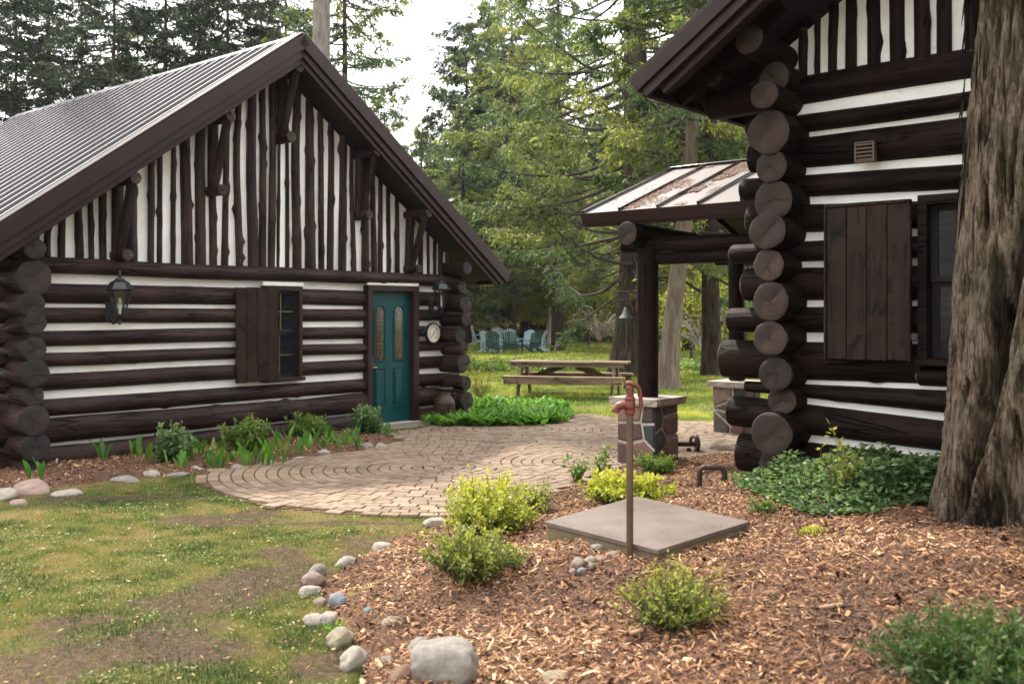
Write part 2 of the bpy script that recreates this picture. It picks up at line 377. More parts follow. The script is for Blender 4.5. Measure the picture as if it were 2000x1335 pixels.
L_blu = leafmat('blue_green_leaves', [(0, (.022, .052, .018)), (.5, (.085, .150, .058)), (1, (.24, .32, .14))], .38)
L_lily = leafmat('lily_leaves', [(0, (.035, .11, .018)), (.5, (.085, .21, .030)), (1, (.19, .33, .060))], .45)
L_grass = leafmat('grass_blades', [(0, (.035, .062, .016)), (.4, (.090, .118, .028)), (.7, (.165, .168, .040)), (.88, (.23, .18, .062)), (1, (.28, .20, .11))], .35, .6)
L_grassf = leafmat('far_grass_blades', [(0, (.080, .130, .026)), (.5, (.20, .25, .045)), (1, (.38, .38, .085))], .45, .6)  # brighter than the front grass: sunshine on the back lawn put into colour

def chipmat():
    m, n, b = newmat('wood_chips')
    c = ramp(n, attr(n), [(0, (.040, .017, .009)), (.3, (.13, .052, .020)), (.55, (.26, .122, .050)), (.8, (.42, .24, .118)), (1, (.62, .43, .26))])
    lk(n, c, b.inputs['Base Color']); b.inputs['Roughness'].default_value = .75; return m
M_chip = chipmat()
def mulchmat():
    m, n, b = newmat('mulch_base'); v = coords(n, (1, 1, 1)); f = noise(n, v, 38, 6, .7)
    c = ramp(n, f, [(.34, (.028, .014, .009)), (.5, (.11, .05, .027)), (.68, (.24, .125, .07))])
    lk(n, c, b.inputs['Base Color']); b.inputs['Roughness'].default_value = .95; bump(n, b, f, 1.0, .03); return m
M_mulch = mulchmat()
def groundmat():
    m, n, b = newmat('turf_and_soil'); v = coords(n)
    f = noise(n, v, 1.3, 5, .6); f2 = noise(n, v, 14, 6, .7); f3 = noise(n, v, 26, 7, .75)
    gr = ramp(n, f2, [(.3, (.055, .065, .018)), (.5, (.105, .115, .028)), (.7, (.19, .165, .052))])
    gr = mixc(n, ramp(n, f, [(.42, (0, 0, 0)), (.62, (.6, .6, .6))]), gr, (.17, .125, .055))
    soil = ramp(n, f3, [(.3, (.020, .011, .007)), (.5, (.058, .035, .023)), (.7, (.14, .092, .064))])
    bm = n.nodes.new('ShaderNodeMath'); bm.operation = 'MULTIPLY_ADD'; bm.inputs[1].default_value = 1.1; lk(n, attr(n, 'bare'), bm.inputs[0]); lk(n, ramp(n, f2, [(.42, (-.0, 0, 0)), (.62, (.55, .55, .55))]), bm.inputs[2]); bs2 = n.nodes.new('ShaderNodeMath'); bs2.operation = 'SUBTRACT'; bs2.use_clamp = True; bs2.inputs[1].default_value = .22; lk(n, bm.outputs[0], bs2.inputs[0])
    c = mixc(n, bs2.outputs[0], gr, soil)
    lit = ramp(n, f2, [(.3, (.05, .024, .012)), (.5, (.13, .062, .032)), (.7, (.22, .12, .07))])
    c = mixc(n, attr(n, 'litter'), c, lit)
    lk(n, c, b.inputs['Base Color']); b.inputs['Roughness'].default_value = .95; b.inputs['Specular IOR Level'].default_value = .2
    bump(n, b, f3, .6, .02); return m
M_ground = groundmat()
def brickmat():
    m, n, b = newmat('clay_paver'); v = coords(n, (1, 1, 1), 'Object')
    g = n.nodes.new('ShaderNodeNewGeometry'); 
    f = noise(n, g.outputs['Position'], 1.1, 4); f2 = noise(n, g.outputs['Position'], 45, 5, .7)
    c = ramp(n, attr(n), [(0, (.095, .055, .034)), (.35, (.145, .094, .062)), (.7, (.190, .130, .088)), (1, (.21, .162, .118))])
    c = mixc(n, ramp(n, f, [(.45, (0, 0, 0)), (.68, (.35, .35, .35))]), c, (.28, .205, .115))
    c = mixc(n, .25, c, ramp(n, f2, [(.3, (.10, .066, .042)), (.7, (.36, .27, .19))]))
    lk(n, c, b.inputs['Base Color']); b.inputs['Roughness'].default_value = .8; bump(n, b, f2, .3, .005); return m
M_brick = brickmat()
M_joint = simple('mossy_joint_sand', (.060, .030, .016), (.10, .055, .025), .95, 18, bs=.4)
def rockmat(name, c1, c2, c3):
    m, n, b = newmat(name); v = coords(n); f = noise(n, v, 3.5, 6, .65); f2 = noise(n, v, 26, 5, .7)
    c = ramp(n, f, [(.35, c1), (.6, c2)]); c = mixc(n, ramp(n, f2, [(.56, (0, 0, 0)), (.66, (.8, .8, .8))]), c, c3)
    lk(n, c, b.inputs['Base Color']); b.inputs['Roughness'].default_value = .85; bump(n, b, f2, .7, .02); return m
M_rock = dict(grey=rockmat('grey_fieldstone', (.30, .275, .245), (.20, .18, .155), (.44, .41, .37)),
              pink=rockmat('pinkish_fieldstone', (.38, .27, .22), (.30, .215, .18), (.46, .37, .32)),
              pale=rockmat('pale_fieldstone', (.42, .375, .325), (.30, .26, .21), (.54, .50, .45)),
              tan=rockmat('tan_fieldstone', (.33, .27, .19), (.24, .20, .14), (.42, .37, .29)),
              dark=rockmat('blue_grey_fieldstone', (.17, .19, .21), (.23, .25, .27), (.33, .34, .35)),
              brown=rockmat('brown_fieldstone', (.24, .14, .085), (.17, .105, .07), (.34, .24, .17)))

# ---------------------------------------------------------------- logs
def log_mesh(L, ry, rz, seed, nseg=20, dl=.11, taper=0.0, knots=3, wob=.012, irr=.05, kh_=(.08, .30), mats=None, cut=0.0):
    """log along +X; ry, rz radii; the start end (x=0) and far end carry end-grain caps"""
    rs = np.random.RandomState(seed); nl = max(4, int(L / dl)); a = np.linspace(0, 2 * math.pi, nseg, endpoint=False)
    x = np.linspace(0, L, nl + 1); X, A = np.meshgrid(x, a, indexing='ij')
    n1 = fbm(X * 1.1, np.cos(A) * .8 + seed * 3.1, np.sin(A) * .8, seed, 3) - .5
    n2 = vn(X * 5, np.cos(A) * 2.2, np.sin(A) * 2.2 + seed, seed + 9) - .5
    K = 1 + irr * 2.2 * n1 + irr * .5 * n2
    for _ in range(knots):
        kx = rs.uniform(.1, L - .05); ka = rs.uniform(0, 2 * math.pi); kr = rs.uniform(.02, .035); kh = rs.uniform(*kh_)
        da = np.angle(np.exp(1j * (A - ka))) * (ry + rz) / 2
        K += kh * np.exp(-((X - kx) ** 2 + da ** 2) / (2 * kr * kr))
    tp = 1 + taper * (X / L - .5)
    cy = wob * 2 * (vn(x * .7, seed, 0, 3) - .5); cz = wob * 2 * (vn(x * .7, seed, 7, 4) - .5)
    Y = cy[:, None] + ry * K * tp * np.cos(A); Z = cz[:, None] + rz * K * tp * np.sin(A)
    V = np.stack([X, Y, Z], -1).reshape(-1, 3); 
    i, j = np.meshgrid(np.arange(nl), np.arange(nseg), indexing='ij'); j2 = (j + 1) % nseg
    Fc = np.stack([i * nseg + j, (i + 1) * nseg + j, (i + 1) * nseg + j2, i * nseg + j2], -1).reshape(-1, 4)
    mi = np.zeros(len(Fc), int); Vs = [V]; Fs = [Fc]; n0 = len(V); ms = [mi]
    crack = rs.uniform(0, 2 * math.pi)
    for end in (0, 1):
        base = np.arange(nseg) + (0 if end == 0 else nl * nseg); ring = V[base]; c = ring.mean(0); sg = -1 if end == 0 else 1
        prev = base
        for fr, dx in ((.95, .010), (.66, .012), (.3, .014), (.04, .012)):
            rr = c + (ring - c) * fr; rr[:, 0] = ring[:, 0] + sg * (dx + .004 * np.sin(3 * a + seed))
            cd = np.abs(np.angle(np.exp(1j * (a - crack)))); rr[cd < .12, 0] -= sg * .016 * (1 if .1 < fr < .9 else 0)
            Vs.append(rr); idx = n0 + np.arange(nseg); n0 += nseg
            q = np.stack([prev, np.roll(prev, -1), np.roll(idx, -1), idx], -1)
            if sg > 0: q = q[:, ::-1]
            Fs.append(q); ms.append(np.full(nseg, 1)); prev = idx
        # close centre with quads fan
        m = nseg // 2
        q = np.array([[prev[k], prev[(k + 1)], prev[nseg - 2 - k], prev[nseg - 1 - k]] for k in range(m - 1)])
        if sg > 0: q = q[:, ::-1]
        Fs.append(q[:, ::-1] if False else q); ms.append(np.full(len(q), 1))
    return mesh_np('log', np.vstack(Vs), np.vstack(Fs), mats or [M_log, M_end], np.concatenate(ms), True)
def axis_quat(d):
    d = Vector(d).normalized()
    up = Vector((0, 0, 1)) if abs(d.z) < .95 else Vector((0, -1, 0))
    y = up.cross(d).normalized(); z = d.cross(y)
    return Matrix((d, y, z)).transposed().to_quaternion()
_ls = [100]
def log(name, parent, p0, p1, ry, rz=None, **k):
    p0 = Vector(p0); p1 = Vector(p1); _ls[0] += 1; seed = k.pop('seed', _ls[0])
    me = log_mesh((p1 - p0).length, ry, rz or ry, seed, **k)
    o = bpy.data.objects.new(name, me); o.location = p0; o.rotation_mode = 'QUATERNION'; o.rotation_quaternion = axis_quat(p1 - p0)
    return link(o, parent)
def board(name, parent, p0, p1, wd, ht, mat, up=(0, 0, 1), bevel=.004, m=None):
    return MB().beam(p0, p1, wd, ht, 0, up).build(name, mat, parent, bevel=bevel)

# ================================================================= SETTING: ground
def gridmesh():
    def ax(lo, hi, a, b, f):
        fine = np.arange(a, b, f); L = [fine[0]]; st = f
        while L[-1] > lo: st = min(st * 1.18, 12); L.append(L[-1] - st)
        Rr = [fine[-1]]; st = f
        while Rr[-1] < hi: st = min(st * 1.18, 12); Rr.append(Rr[-1] + st)
        return np.array(L[:0:-1] + list(fine) + Rr[1:])
    x = ax(-260, 260, -4.6, 4.0, .055); y = ax(-30, 520, 3.0, 12.5, .055)
    X, Y = np.meshgrid(x, y, indexing='ij'); Z = hgt(X, Y)
    ins = inside(BEDP, X, Y)
    Z = Z + np.where(ins, -.06, .022 * (fbm(X * 1.6, Y * 1.6, 0, 3) - .5) - .004)
    Z = np.where(Y > 220, Z, Z)
    # bare soil patches
    bare = np.zeros_like(X)
    for (px, py, rx, ry) in BARE:
        c = G(px, py); d = np.hypot((X - c.x) / rx, (Y - c.y) / ry) + 1.7 * (fbm(X * 2.8, Y * 2.8, 1, 4, 4) - .5)
        bare = np.maximum(bare, ss((1.25 - d) / .75))
    patch = ss((fbm(X * 1.1, Y * 1.1, 4, 8, 4) - .60) / .07) * (Y < 18)
    bare = np.clip(np.maximum(bare, patch * .8), 0, 1)
    litter = ss((Y - 60 + 3 * (vn(X * .3, Y * .3, 0, 6) - .5)) / 3.0)
    litter = np.maximum(litter, ss((-X - 11) / 3) * ss((Y - 12) / 3) * .8)
    nx, ny = X.shape; i, j = np.meshgrid(np.arange(nx - 1), np.arange(ny - 1), indexing='ij')
    Fc = np.stack([i * ny + j, (i + 1) * ny + j, (i + 1) * ny + j + 1, i * ny + j + 1], -1).reshape(-1, 4)
    return mesh_np('ground', np.stack([X, Y, Z], -1).reshape(-1, 3), Fc, M_ground, None, True, dict(bare=bare.ravel(), litter=litter.ravel())), None
BARE = [(200, 972, .9, .12), (450, 1008, .55, .28), (290, 1250, .62, .42), (60, 1300, .5, .35), (520, 1130, .42, .50), (430, 1020, .5, .15),
        (560, 1080, .25, .35), (640, 1022, .9, .10), (610, 1300, .2, .3), (350, 1180, .5, .16), (150, 1210, .4, .12), (700, 1060, .2, .2)]
gm, _ = gridmesh()
tag(ob('ground', gm), kind='structure')
def bareat(x, y):
    b = np.zeros_like(x)
    for (px, py, rx, ry) in BARE:
        c = G(px, py); d = np.hypot((x - c.x) / rx, (y - c.y) / ry) + 1.7 * (fbm(x * 2.8, y * 2.8, 1, 4, 4) - .5)
        b = np.maximum(b, ss((1.25 - d) / .75))
    return np.maximum(b, ss((fbm(x * 1.1, y * 1.1, 4, 8, 4) - .60) / .07) * .8)

# patio outline
PATIO = np.array([(-3.25, 10.25), (-3.0, 9.75), (-2.55, 9.15), (-2.1, 8.75), (-1.55, 8.48), (-1.0, 8.36), (-.62, 8.30), (-.25, 8.6), (.35, 9.3), (.9, 10.35), (1.25, 11.0),
                  (1.95, 11.5), (2.6, 12.0), (3.1, 12.2), (3.6, 12.9), (4.6, 14.6), (4.2, 15.6), (3.2, 15.55), (2.2, 15.75), (1.5, 16.35), (1.25, 16.8), (.95, 16.35), (.80, 15.5), (.35, 15.0), (-.35, 14.95), (-1.25, 14.9),
                  (-1.75, 14.0), (-1.45, 13.1), (-1.75, 12.5), (-2.35, 11.75), (-2.95, 11.0), (-3.25, 10.6)])
LILY = np.array([(-1.30, 15.9), (-1.28, 15.0), (-.35, 14.88), (.35, 14.95), (.80, 15.45), (.95, 16.35), (.95, 17.6), (.1, 18.6), (-.6, 18.9), (-.95, 17.6), (-.75, 16.6)])
MBED = np.array([(-7.5, 9.1), (-5.1, 9.0), (-4.35, 9.75), (-3.95, 10.2), (-3.3, 10.55), (-2.95, 10.95), (-2.35, 11.7), (-1.75, 12.45), (-1.45, 13.1),
                 (-1.70, 13.9), (-1.9, 14.55), (-2.4, 14.6), (-5.3, 11.1), (-7.5, 9.9)])
def sheet(name, poly, step, hf, mat, thick=0):
    x0, y0 = poly.min(0); x1, y1 = poly.max(0)
    x = np.arange(x0, x1 + step, step); y = np.arange(y0, y1 + step, step); X, Y = np.meshgrid(x, y, indexing='ij')
    ny = len(y); i, j = np.meshgrid(np.arange(len(x) - 1), np.arange(ny - 1), indexing='ij')
    cx = (X[:-1, :-1] + step / 2); cy = (Y[:-1, :-1] + step / 2); ok = inside(poly, cx, cy).ravel()
    Fc = np.stack([i * ny + j, (i + 1) * ny + j, (i + 1) * ny + j + 1, i * ny + j + 1], -1).reshape(-1, 4)[ok]
    V = np.stack([X, Y, hf(X, Y)], -1).reshape(-1, 3); u, inv = np.unique(Fc, return_inverse=True)
    return mesh_np(name, V[u], inv.reshape(-1, 4), mat, None, True)
def mz(x, y): return hgt(x, y) + (.045 + .055 * ss((np.hypot(x - .95, y - 6.85) - .9) / .8)) * (fbm(x * 3.2, y * 3.2, 0, 21, 3) - .5) + .02 * (vn(x * 14, y * 14, 0, 22) - .5)
def pocket(x, y):
    c = G(700, 1150); return -.05 * np.exp(-(((x - c.x) / .22) ** 2 + ((y - c.y) / .35) ** 2))
tag(ob('mulch_bed', sheet('mulch_bed', BEDP[:-3].tolist() and np.vstack([EDGE, [(9, 13.5), (9, 2.0)]]), .06, lambda x, y: mz(x, y) + pocket(x, y), M_mulch)), kind='structure')
tag(ob('flower_bed_soil', sheet('flower_bed_soil', MBED, .07, lambda x, y: -.012 + (.03 + .05 * fbm(x * 3, y * 3, 0, 31, 3)) * ss(segd(np.vstack([MBED, MBED[:1]]), x, y) / .22), M_mulch)), kind='structure')
patio = tag(ob('patio', sheet('patio', PATIO, .08, lambda x, y: 0 * x + .006, M_joint)), kind='structure')

# patio pavers in rings
def pavers():
    A = np.array((-.75, 10.9)); B = np.array((1.05, 11.3)); C = np.array((0.0, 14.55)); W = .118; out = []
    def ring(c, rmin, rmax, test):
        k = int(round(rmin / W))
        while k * W < rmax:
            r0 = k * W; r1 = r0 + W; rm = (r0 + r1) / 2; n = max(5, int(round(2 * math.pi * rm / .165))); off = R.random()
            for a in range(n):
                a0 = 2 * math.pi * (a + off) / n; a1 = 2 * math.pi * (a + 1 + off) / n; am = (a0 + a1) / 2
                p = c + rm * np.array((math.cos(am), math.sin(am)))
                if test(p): out.append((c, r0, r1, a0, a1, p))
            k += 1
    dA = lambda p: np.hypot(*(p - A)); dB = lambda p: np.hypot(*(p - B)); dC = lambda p: np.hypot(*(p - C))
    inp = lambda p: bool(inside(PATIO, p[0], p[1]))
    ring(B, 0, 1.30, lambda p: inp(p) and dB(p) < 1.25)
    ring(C, 0, 1.30, lambda p: inp(p) and dC(p) < 1.25)
    ring(A, 0, 7.5, lambda p: inp(p) and dB(p) >= 1.25 and dC(p) >= 1.25)
    def geo(b):
        c, r0, r1, a0, a1, p = b; g = .006; rm = (r0 + r1) / 2; da = g / max(rm, .1); z1 = .026 + R.uniform(-.004, .004); tx, ty = R.uniform(-.02, .02), R.uniform(-.02, .02)
        vs = []
        for (ins_, z) in ((0, 0.0), (0, z1 - .005), (.006, z1)):
            for (r, a, sr, sa) in ((r0, a0, 1, 1), (r1, a0, -1, 1), (r1, a1, -1, -1), (r0, a1, 1, -1)):
                rr = r + sr * (g + ins_); aa = a + sa * (da + ins_ / max(rm, .1))
                q = c + rr * np.array((math.cos(aa), math.sin(aa))); zz = z + (tx * (q[0] - p[0]) + ty * (q[1] - p[1]) if z else 0)
                vs.append((q[0] - p[0], q[1] - p[1], zz))
        fs = [(8, 9, 10, 11)] + [(k * 4 + i, k * 4 + (i + 1) % 4, (k + 1) * 4 + (i + 1) % 4, (k + 1) * 4 + i) for k in (0, 1) for i in range(4)]
        return vs, [tuple(reversed(f)) for f in fs]
    vis = lambda b: (abs((b[5][0]) * F / b[5][1]) < 1000) and not (inside(BEDP, b[5][0], b[5][1]))
    out.sort(key=lambda b: (0 if vis(b) else 1, b[5][1]))
    for b in out[:300]:
        vs, fs = geo(b); V = np.array(vs); rv = R.random()
        me = mesh_np('paver', V, fs, M_brick, None, False, dict(rnd=np.full(len(V), rv)))
        ob('paver', me, patio, (b[5][0], b[5][1], 0))
    V = []; Fs = []; rn = []
    for b in out[300:]:
        vs, fs = geo(b); n = len(V); V += [(x + b[5][0], y + b[5][1], z) for x, y, z in vs]; Fs += [tuple(n + i for i in f) for f in fs]; rn += [R.random()] * len(vs)
    tag(ob('paver_field', mesh_np('paver_field', V, Fs, M_brick, None, False, dict(rnd=rn)), patio), kind='stuff')
pavers()

# ================================================================= LEFT CABIN
OL = Vector((-2.115, 14.95, 0)); RZL = math.atan2(.768, .640)
CL = thing('log_cabin', 'dark brown log cabin with white chinking, teal door and ribbed metal roof', 'cabin', OL, RZL)
def tq(px):  # wall coordinate seen at photo column px
    q = (px - 1000) / F; return (14.95 * q + 2.115) / (.64 - .768 * q)
LG = [(2.15, 2.33, .05), (1.83, 2.052, 0), (1.59, 1.765, 0), (1.345, 1.515, 0), (1.115, 1.265, 0), (.845, 1.035, 0), (.555, .745, 0), (.245, .52, .03), (-.08, .215, .03)]
XL0, XL1 = -5.23, 1.55
WIN = (-2.0, -1.36, .83, 2.08); WINH = (-2.0, -1.36, .76, 2.08); DOOR = (-.17, .89, -.2, 2.13)
def segs(z0, z1, x0, x1, holes):
    zc = (z0 + z1) / 2; s = [(x0, x1)]
    for (a, b, c, d) in holes:
        if c < zc < d:
            n = []
            for (p, q) in s:
                if q <= a or p >= b: n.append((p, q)); continue
                if p < a: n.append((p, a))
                if q > b: n.append((b, q))
            s = n
    return s
for i, (z0, z1, pr) in enumerate(LG):
    for (a, b) in segs(z0, z1, -5.85, 1.98 + .12 * ((i * 7) % 3 - 1), [WIN, DOOR]):
        rz = (z1 - z0) / 2 + .004
        log('log', CL, (a, -pr, (z0 + z1) / 2), (b, -pr, (z0 + z1) / 2), .105 + pr * .3, rz, mats=[M_log, M_endL], wob=.010, irr=.035 if i < 6 else .06, kh_=(.08, .22) if i < 5 else (.15, .5), knots=int((b - a) * 1.5) + (4 if i > 5 else 0), seed=40 + i, dl=.09)
for i in range(len(LG) - 1):
    za = LG[i + 1][1] - .05; zb = LG[i][0] + .05
    for (a, b) in segs(LG[i + 1][1], LG[i][0], XL0, XL1, [WINH, DOOR]):
        MB().box(a, b, -.012 + .004 * (i % 2), .06, za, zb).build('chinking', M_chink, CL)
MB().box(XL0, XL1, .062, .12, -.1, .9).box(XL0, WIN[0], .062, .12, .9, 2.3).box(WIN[1], DOOR[0], .062, .12, .9, 2.3).box(DOOR[1], XL1, .062, .12, .9, 2.3).build('inner_wall', M_inner, CL)
# side-wall logs, ends facing out at both corners
SLZ = [(2.39, .12), (2.09, .20), (1.81, .145), (1.59, .125), (1.315, .14), (1.075, .16), (.82, .125), (.57, .175), (.27, .165), (.02, .12)]
for z, r in SLZ:
    log('side_log', CL, (XL0 + R.uniform(-.02, .03), -.45 - R.uniform(-.04, .06), z), (XL0, 7.6, z), r, r * .95, mats=[M_log, M_endL], nseg=24, dl=.3, irr=.10)
SRZ = [(2.43, .10), (2.12, .095), (1.86, .13), (1.60, .10), (1.36, .12), (1.13, .10), (.89, .13), (.60, .115), (.335, .15), (.06, .12)]
for z, r in SRZ:
    log('side_log', CL, (XL1 + R.uniform(-.03, .03), -.45 - R.uniform(-.05, .07), z), (XL1, 7.6, z), r, r, mats=[M_log, M_endL], nseg=24, dl=.3, irr=.10)
for xs in (XL0, XL1):
    MB().box(xs - .02, xs + .02, .12, 7.6, -.1, 2.4).build('side_chinking', M_chink, CL)
MB().box(XL0, XL1, 7.5, 7.6, -.1, 2.4).prism([(XL0, 2.4), (XL1, 2.4), (-1.76, 5.2)], 7.5, 7.6, 0, lambda v: Vector((v.x, v.z, v.y))).build('rear_wall', M_inner, CL)
# gable
RXL, RZT, SLOPE = -1.72, 5.42, .7180
zroof = lambda x: RZT - SLOPE * abs(x - RXL)
GU = .34                                   # underside of roof below top surface
gp = [(XL0 - .1, 2.28), (XL1 + .1, 2.28), (XL1 + .1, zroof(XL1 + .1) - GU), (RXL, RZT - GU), (XL0 - .1, zroof(XL0 - .1) - GU)]
MB().prism(gp, -.004, .10, 0, lambda v: Vector((v.x, v.z, v.y))).build('gable_chinking', M_chink, CL)
GC = [68, 95, 122, 149, 172, 199, 231, 258, 288, 310, 334, 360, 389, 416, 439, 462, 489, 512, 531, 544, 558, 578, 604, 627, 644, 666, 687, 707, 724, 741, 757, 773, 796, 819, 836, 847, 860, 874]
GW = [14, 14, 15, 17, 11, 15, 17, 22, 13, 10, 10, 22, 20, 15, 13, 13, 19, 13, 13, 6, 7, 16, 18, 10, 12, 14, 8, 13, 9, 8, 8, 8, 15, 8, 5, 5, 9, 9]
for c, wd in zip(GC, GW):
    t = tq(c); r = abs(tq(c + wd / 2) - tq(c - wd / 2)) / 2 * .82; zt = zroof(t) - GU + .02
    if zt - 2.3 < .15: continue
    tp = R.uniform(-.35, .05)
    log('gable_log', CL, (t, -.03, 2.30), (t + R.uniform(-.015, .015), -.03, zt), min(.07, r * 1.1), r, nseg=14, dl=.07, taper=tp, knots=int((zt - 2.2) * 3.2), wob=.026, irr=.16, kh_=(.25, .85), mats=[M_log, M_end])
# brackets under the overhang
for (xo, ze, zc, rr) in ((-1.72, 5.0, 4.12, .075), (-2.79, 4.18, 3.28, .07), (-4.07, 3.28, 2.42, .07), (-.31, 4.03, 3.16, .065), (.72, 3.23, 2.42, .065)):
    b = log('bracket', CL, (xo, -.50, ze), (xo, .05, ze), rr, rr, nseg=16, knots=0, mats=[M_log, M_end])
    def sub(n, p0, p1, r, **k):
        o = log(n, None, p0, p1, r, r, nseg=14, mats=[M_log, M_end], **k)
        o.parent = b; o.matrix_parent_inverse = (Matrix.Translation(b.location) @ b.rotation_quaternion.to_matrix().to_4x4()).inverted()
    sub('post', (xo, -.09, zc - .05), (xo, -.09, ze + .02), rr * .95, knots=1)
    sub('strut', (xo, -.13, zc + .03), (xo, -.43, ze), rr * .8, knots=1)
    sub('corbel', (xo, -.30, zc - .02), (xo, .03, zc - .02), rr * 1.02, knots=0)
# roof
EX = 4.26; YF, YB = -.55, 7.9
def rs_(side):
    # slope local frame: s from ridge down, n up
    def P(s, y, n=0):
        c = 1 / math.hypot(1, SLOPE); return Vector((RXL + side * (s * c + n * SLOPE * c), y, RZT - s * SLOPE * c + n * c))
    return P
SL = EX * math.hypot(1, SLOPE)
for side in (-1, 1):
    P = rs_(side)
    def slab(s0, s1, y0, y1, n0, n1, mi=0, mb=None):
        mb = mb or MB(); vs = [P(s, y, n) for s in (s0, s1) for y in (y0, y1) for n in (n0, n1)]
        return mb.add(vs, [(0, 1, 3, 2), (4, 6, 7, 5), (0, 4, 5, 1), (2, 3, 7, 6), (0, 2, 6, 4), (1, 5, 7, 3)], mi)
    rf = slab(0, SL, YF, YB, -.02, 0).build('roof', M_metal, CL)
    k = 0; y = YF + .30
    while y < YB - .02:
        mb = MB(); w1, w2, hh = .036, .022, .025
        vs = [P(s, y + d, n) for s in (.06, SL - .01) for d, n in ((-w1, -.001), (-w2, hh), (w2, hh), (w1, -.001))]
        mb.add(vs, [(0, 1, 5, 4), (1, 2, 6, 5), (2, 3, 7, 6), (0, 3, 2, 1), (4, 5, 6, 7)])
        mb.build('roof_rib', M_metal, rf); y += .285
    mb = slab(.0, SL + .01, YF - .03, YF + .16, .001, .036); mb.build('rake_flashing', M_trim, CL, bevel=.004)
    slab(.0, SL + .02, YF - .045, YF + .02, -.155, .0008).build('fascia_board', M_trim, CL, bevel=.004)
    slab(.0, SL - .02, YF - .012, YF + .02, -.245, -.156).build('fascia_board', M_trim, CL, bevel=.004)
    slab(.0, SL - .10, YF + .022, YF + .07, -.315, -.1).build('barge_board', M_trim, CL, bevel=.004)
    for q in range(int(SL / .16)):
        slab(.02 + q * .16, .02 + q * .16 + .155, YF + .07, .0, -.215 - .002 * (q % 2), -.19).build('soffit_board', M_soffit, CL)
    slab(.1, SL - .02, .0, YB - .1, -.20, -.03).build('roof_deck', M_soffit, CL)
    slab(SL - .02, SL + .012, YF, YB, -.20, -.004).build('eave_board', M_trim, CL, bevel=.004)
MB().add([Vector((RXL + sx * .13, y, RZT - .13 * SLOPE + n)) if sx else Vector((RXL, y, RZT + .028 + (n - .034))) for y in (YF - .03, YB) for sx in (-1, 0, 1) for n in (.034,)]
         + [Vector((RXL + sx * .13, y, RZT - .13 * SLOPE + .01)) for y in (YF - .03, YB) for sx in (-1, 1)],
         [(0, 1, 4, 3), (1, 2, 5, 4), (0, 3, 8, 6), (2, 7, 9, 5), (0, 6, 7, 2, 1), (3, 4, 5, 9, 8)]).build('ridge_cap', M_metal, CL)

# window of left cabin
MB().box(-2.0, -1.36, -.012, .06, .70, .782).build('chinking', M_chink, CL)
def win_left():
    x0, x1, z0, z1 = WIN; mb = MB()
    wf = MB().box(x0, x0 + .06, -.10, .06, z0, z1).box(x1 - .055, x1, -.10, .06, z0, z1).box(x0 + .06, x1 - .055, -.10, .06, z1 - .06, z1).build('window', M_trim, CL, bevel=.004)
    MB().box(x0 - .02, x1 + .02, -.14, .06, z0 - .05, z0).build('sill', M_trim, wf, bevel=.005)
    MB().box(x0 - .03, x1 + .01, -.11, .02, z1 + .001, z1 + .055).build('cap', M_white, wf, bevel=.006)
    xi0, xi1, zi0, zi1 = x0 + .06, x1 - .055, z0, z1 - .06; zm = (zi0 + zi1) / 2 + .02
    for (a, b, yy) in ((zi0, zm, -.005), (zm, zi1, -.03)):
        s = MB().box(xi0, xi0 + .04, yy, yy + .03, a, b).box(xi1 - .04, xi1, yy, yy + .03, a, b).box(xi0 + .04, xi1 - .04, yy, yy + .03, a, a + .045).box(xi0 + .04, xi1 - .04, yy, yy + .03, b - .04, b).build('sash', M_black, wf)
        MB().box(xi0 + .04, xi1 - .04, yy + .018, yy + .022, a + .045, b - .04).build('pane', M_pane, wf)
        MB().box((xi0 + xi1) / 2 - .008, (xi0 + xi1) / 2 + .008, yy + .008, yy + .016, a + .045, b - .04).build('muntin', M_came, wf)
        MB().box(xi0 + .04, xi1 - .04, yy + .006, yy + .0165, (a + b) / 2 - .008, (a + b) / 2 + .008).build('muntin', M_came, wf)
win_left()
def shutter(parent, x0, x1, z0, z1, y, n, lab=None, skew=0):
    M = Matrix.Translation((x1, y, 0)) @ Matrix.Rotation(skew, 4, 'Z') @ Matrix.Translation((-x1, 0, 0))
    sh = MB().box(x0 + .03, x1 - .03, .026, .045, z0 + .15, z0 + .23, 0, M).box(x0 + .03, x1 - .03, .026, .045, z1 - .23, z1 - .15, 0, M).build('shutter', M_plank, parent)
    wd = (x1 - x0) / n
    for i in range(n):
        MB().box(x0 + i * wd + .003, x0 + (i + 1) * wd - .003, R.uniform(-.003, .003), .026, z0 + R.uniform(-.006, .006), z1 + R.uniform(-.004, .004), 0, M).build('plank', M_plank, sh, bevel=.003)
    return sh
sh = shutter(CL, -2.47, -1.82, .80, 2.05, -.16, 4, skew=math.radians(-2))
MB().tube([(-2.49, -.18, 1.42), (-2.45, -.20, 1.42), (-2.39, -.185, 1.425)], .006, 6).build('latch', M_black, sh)

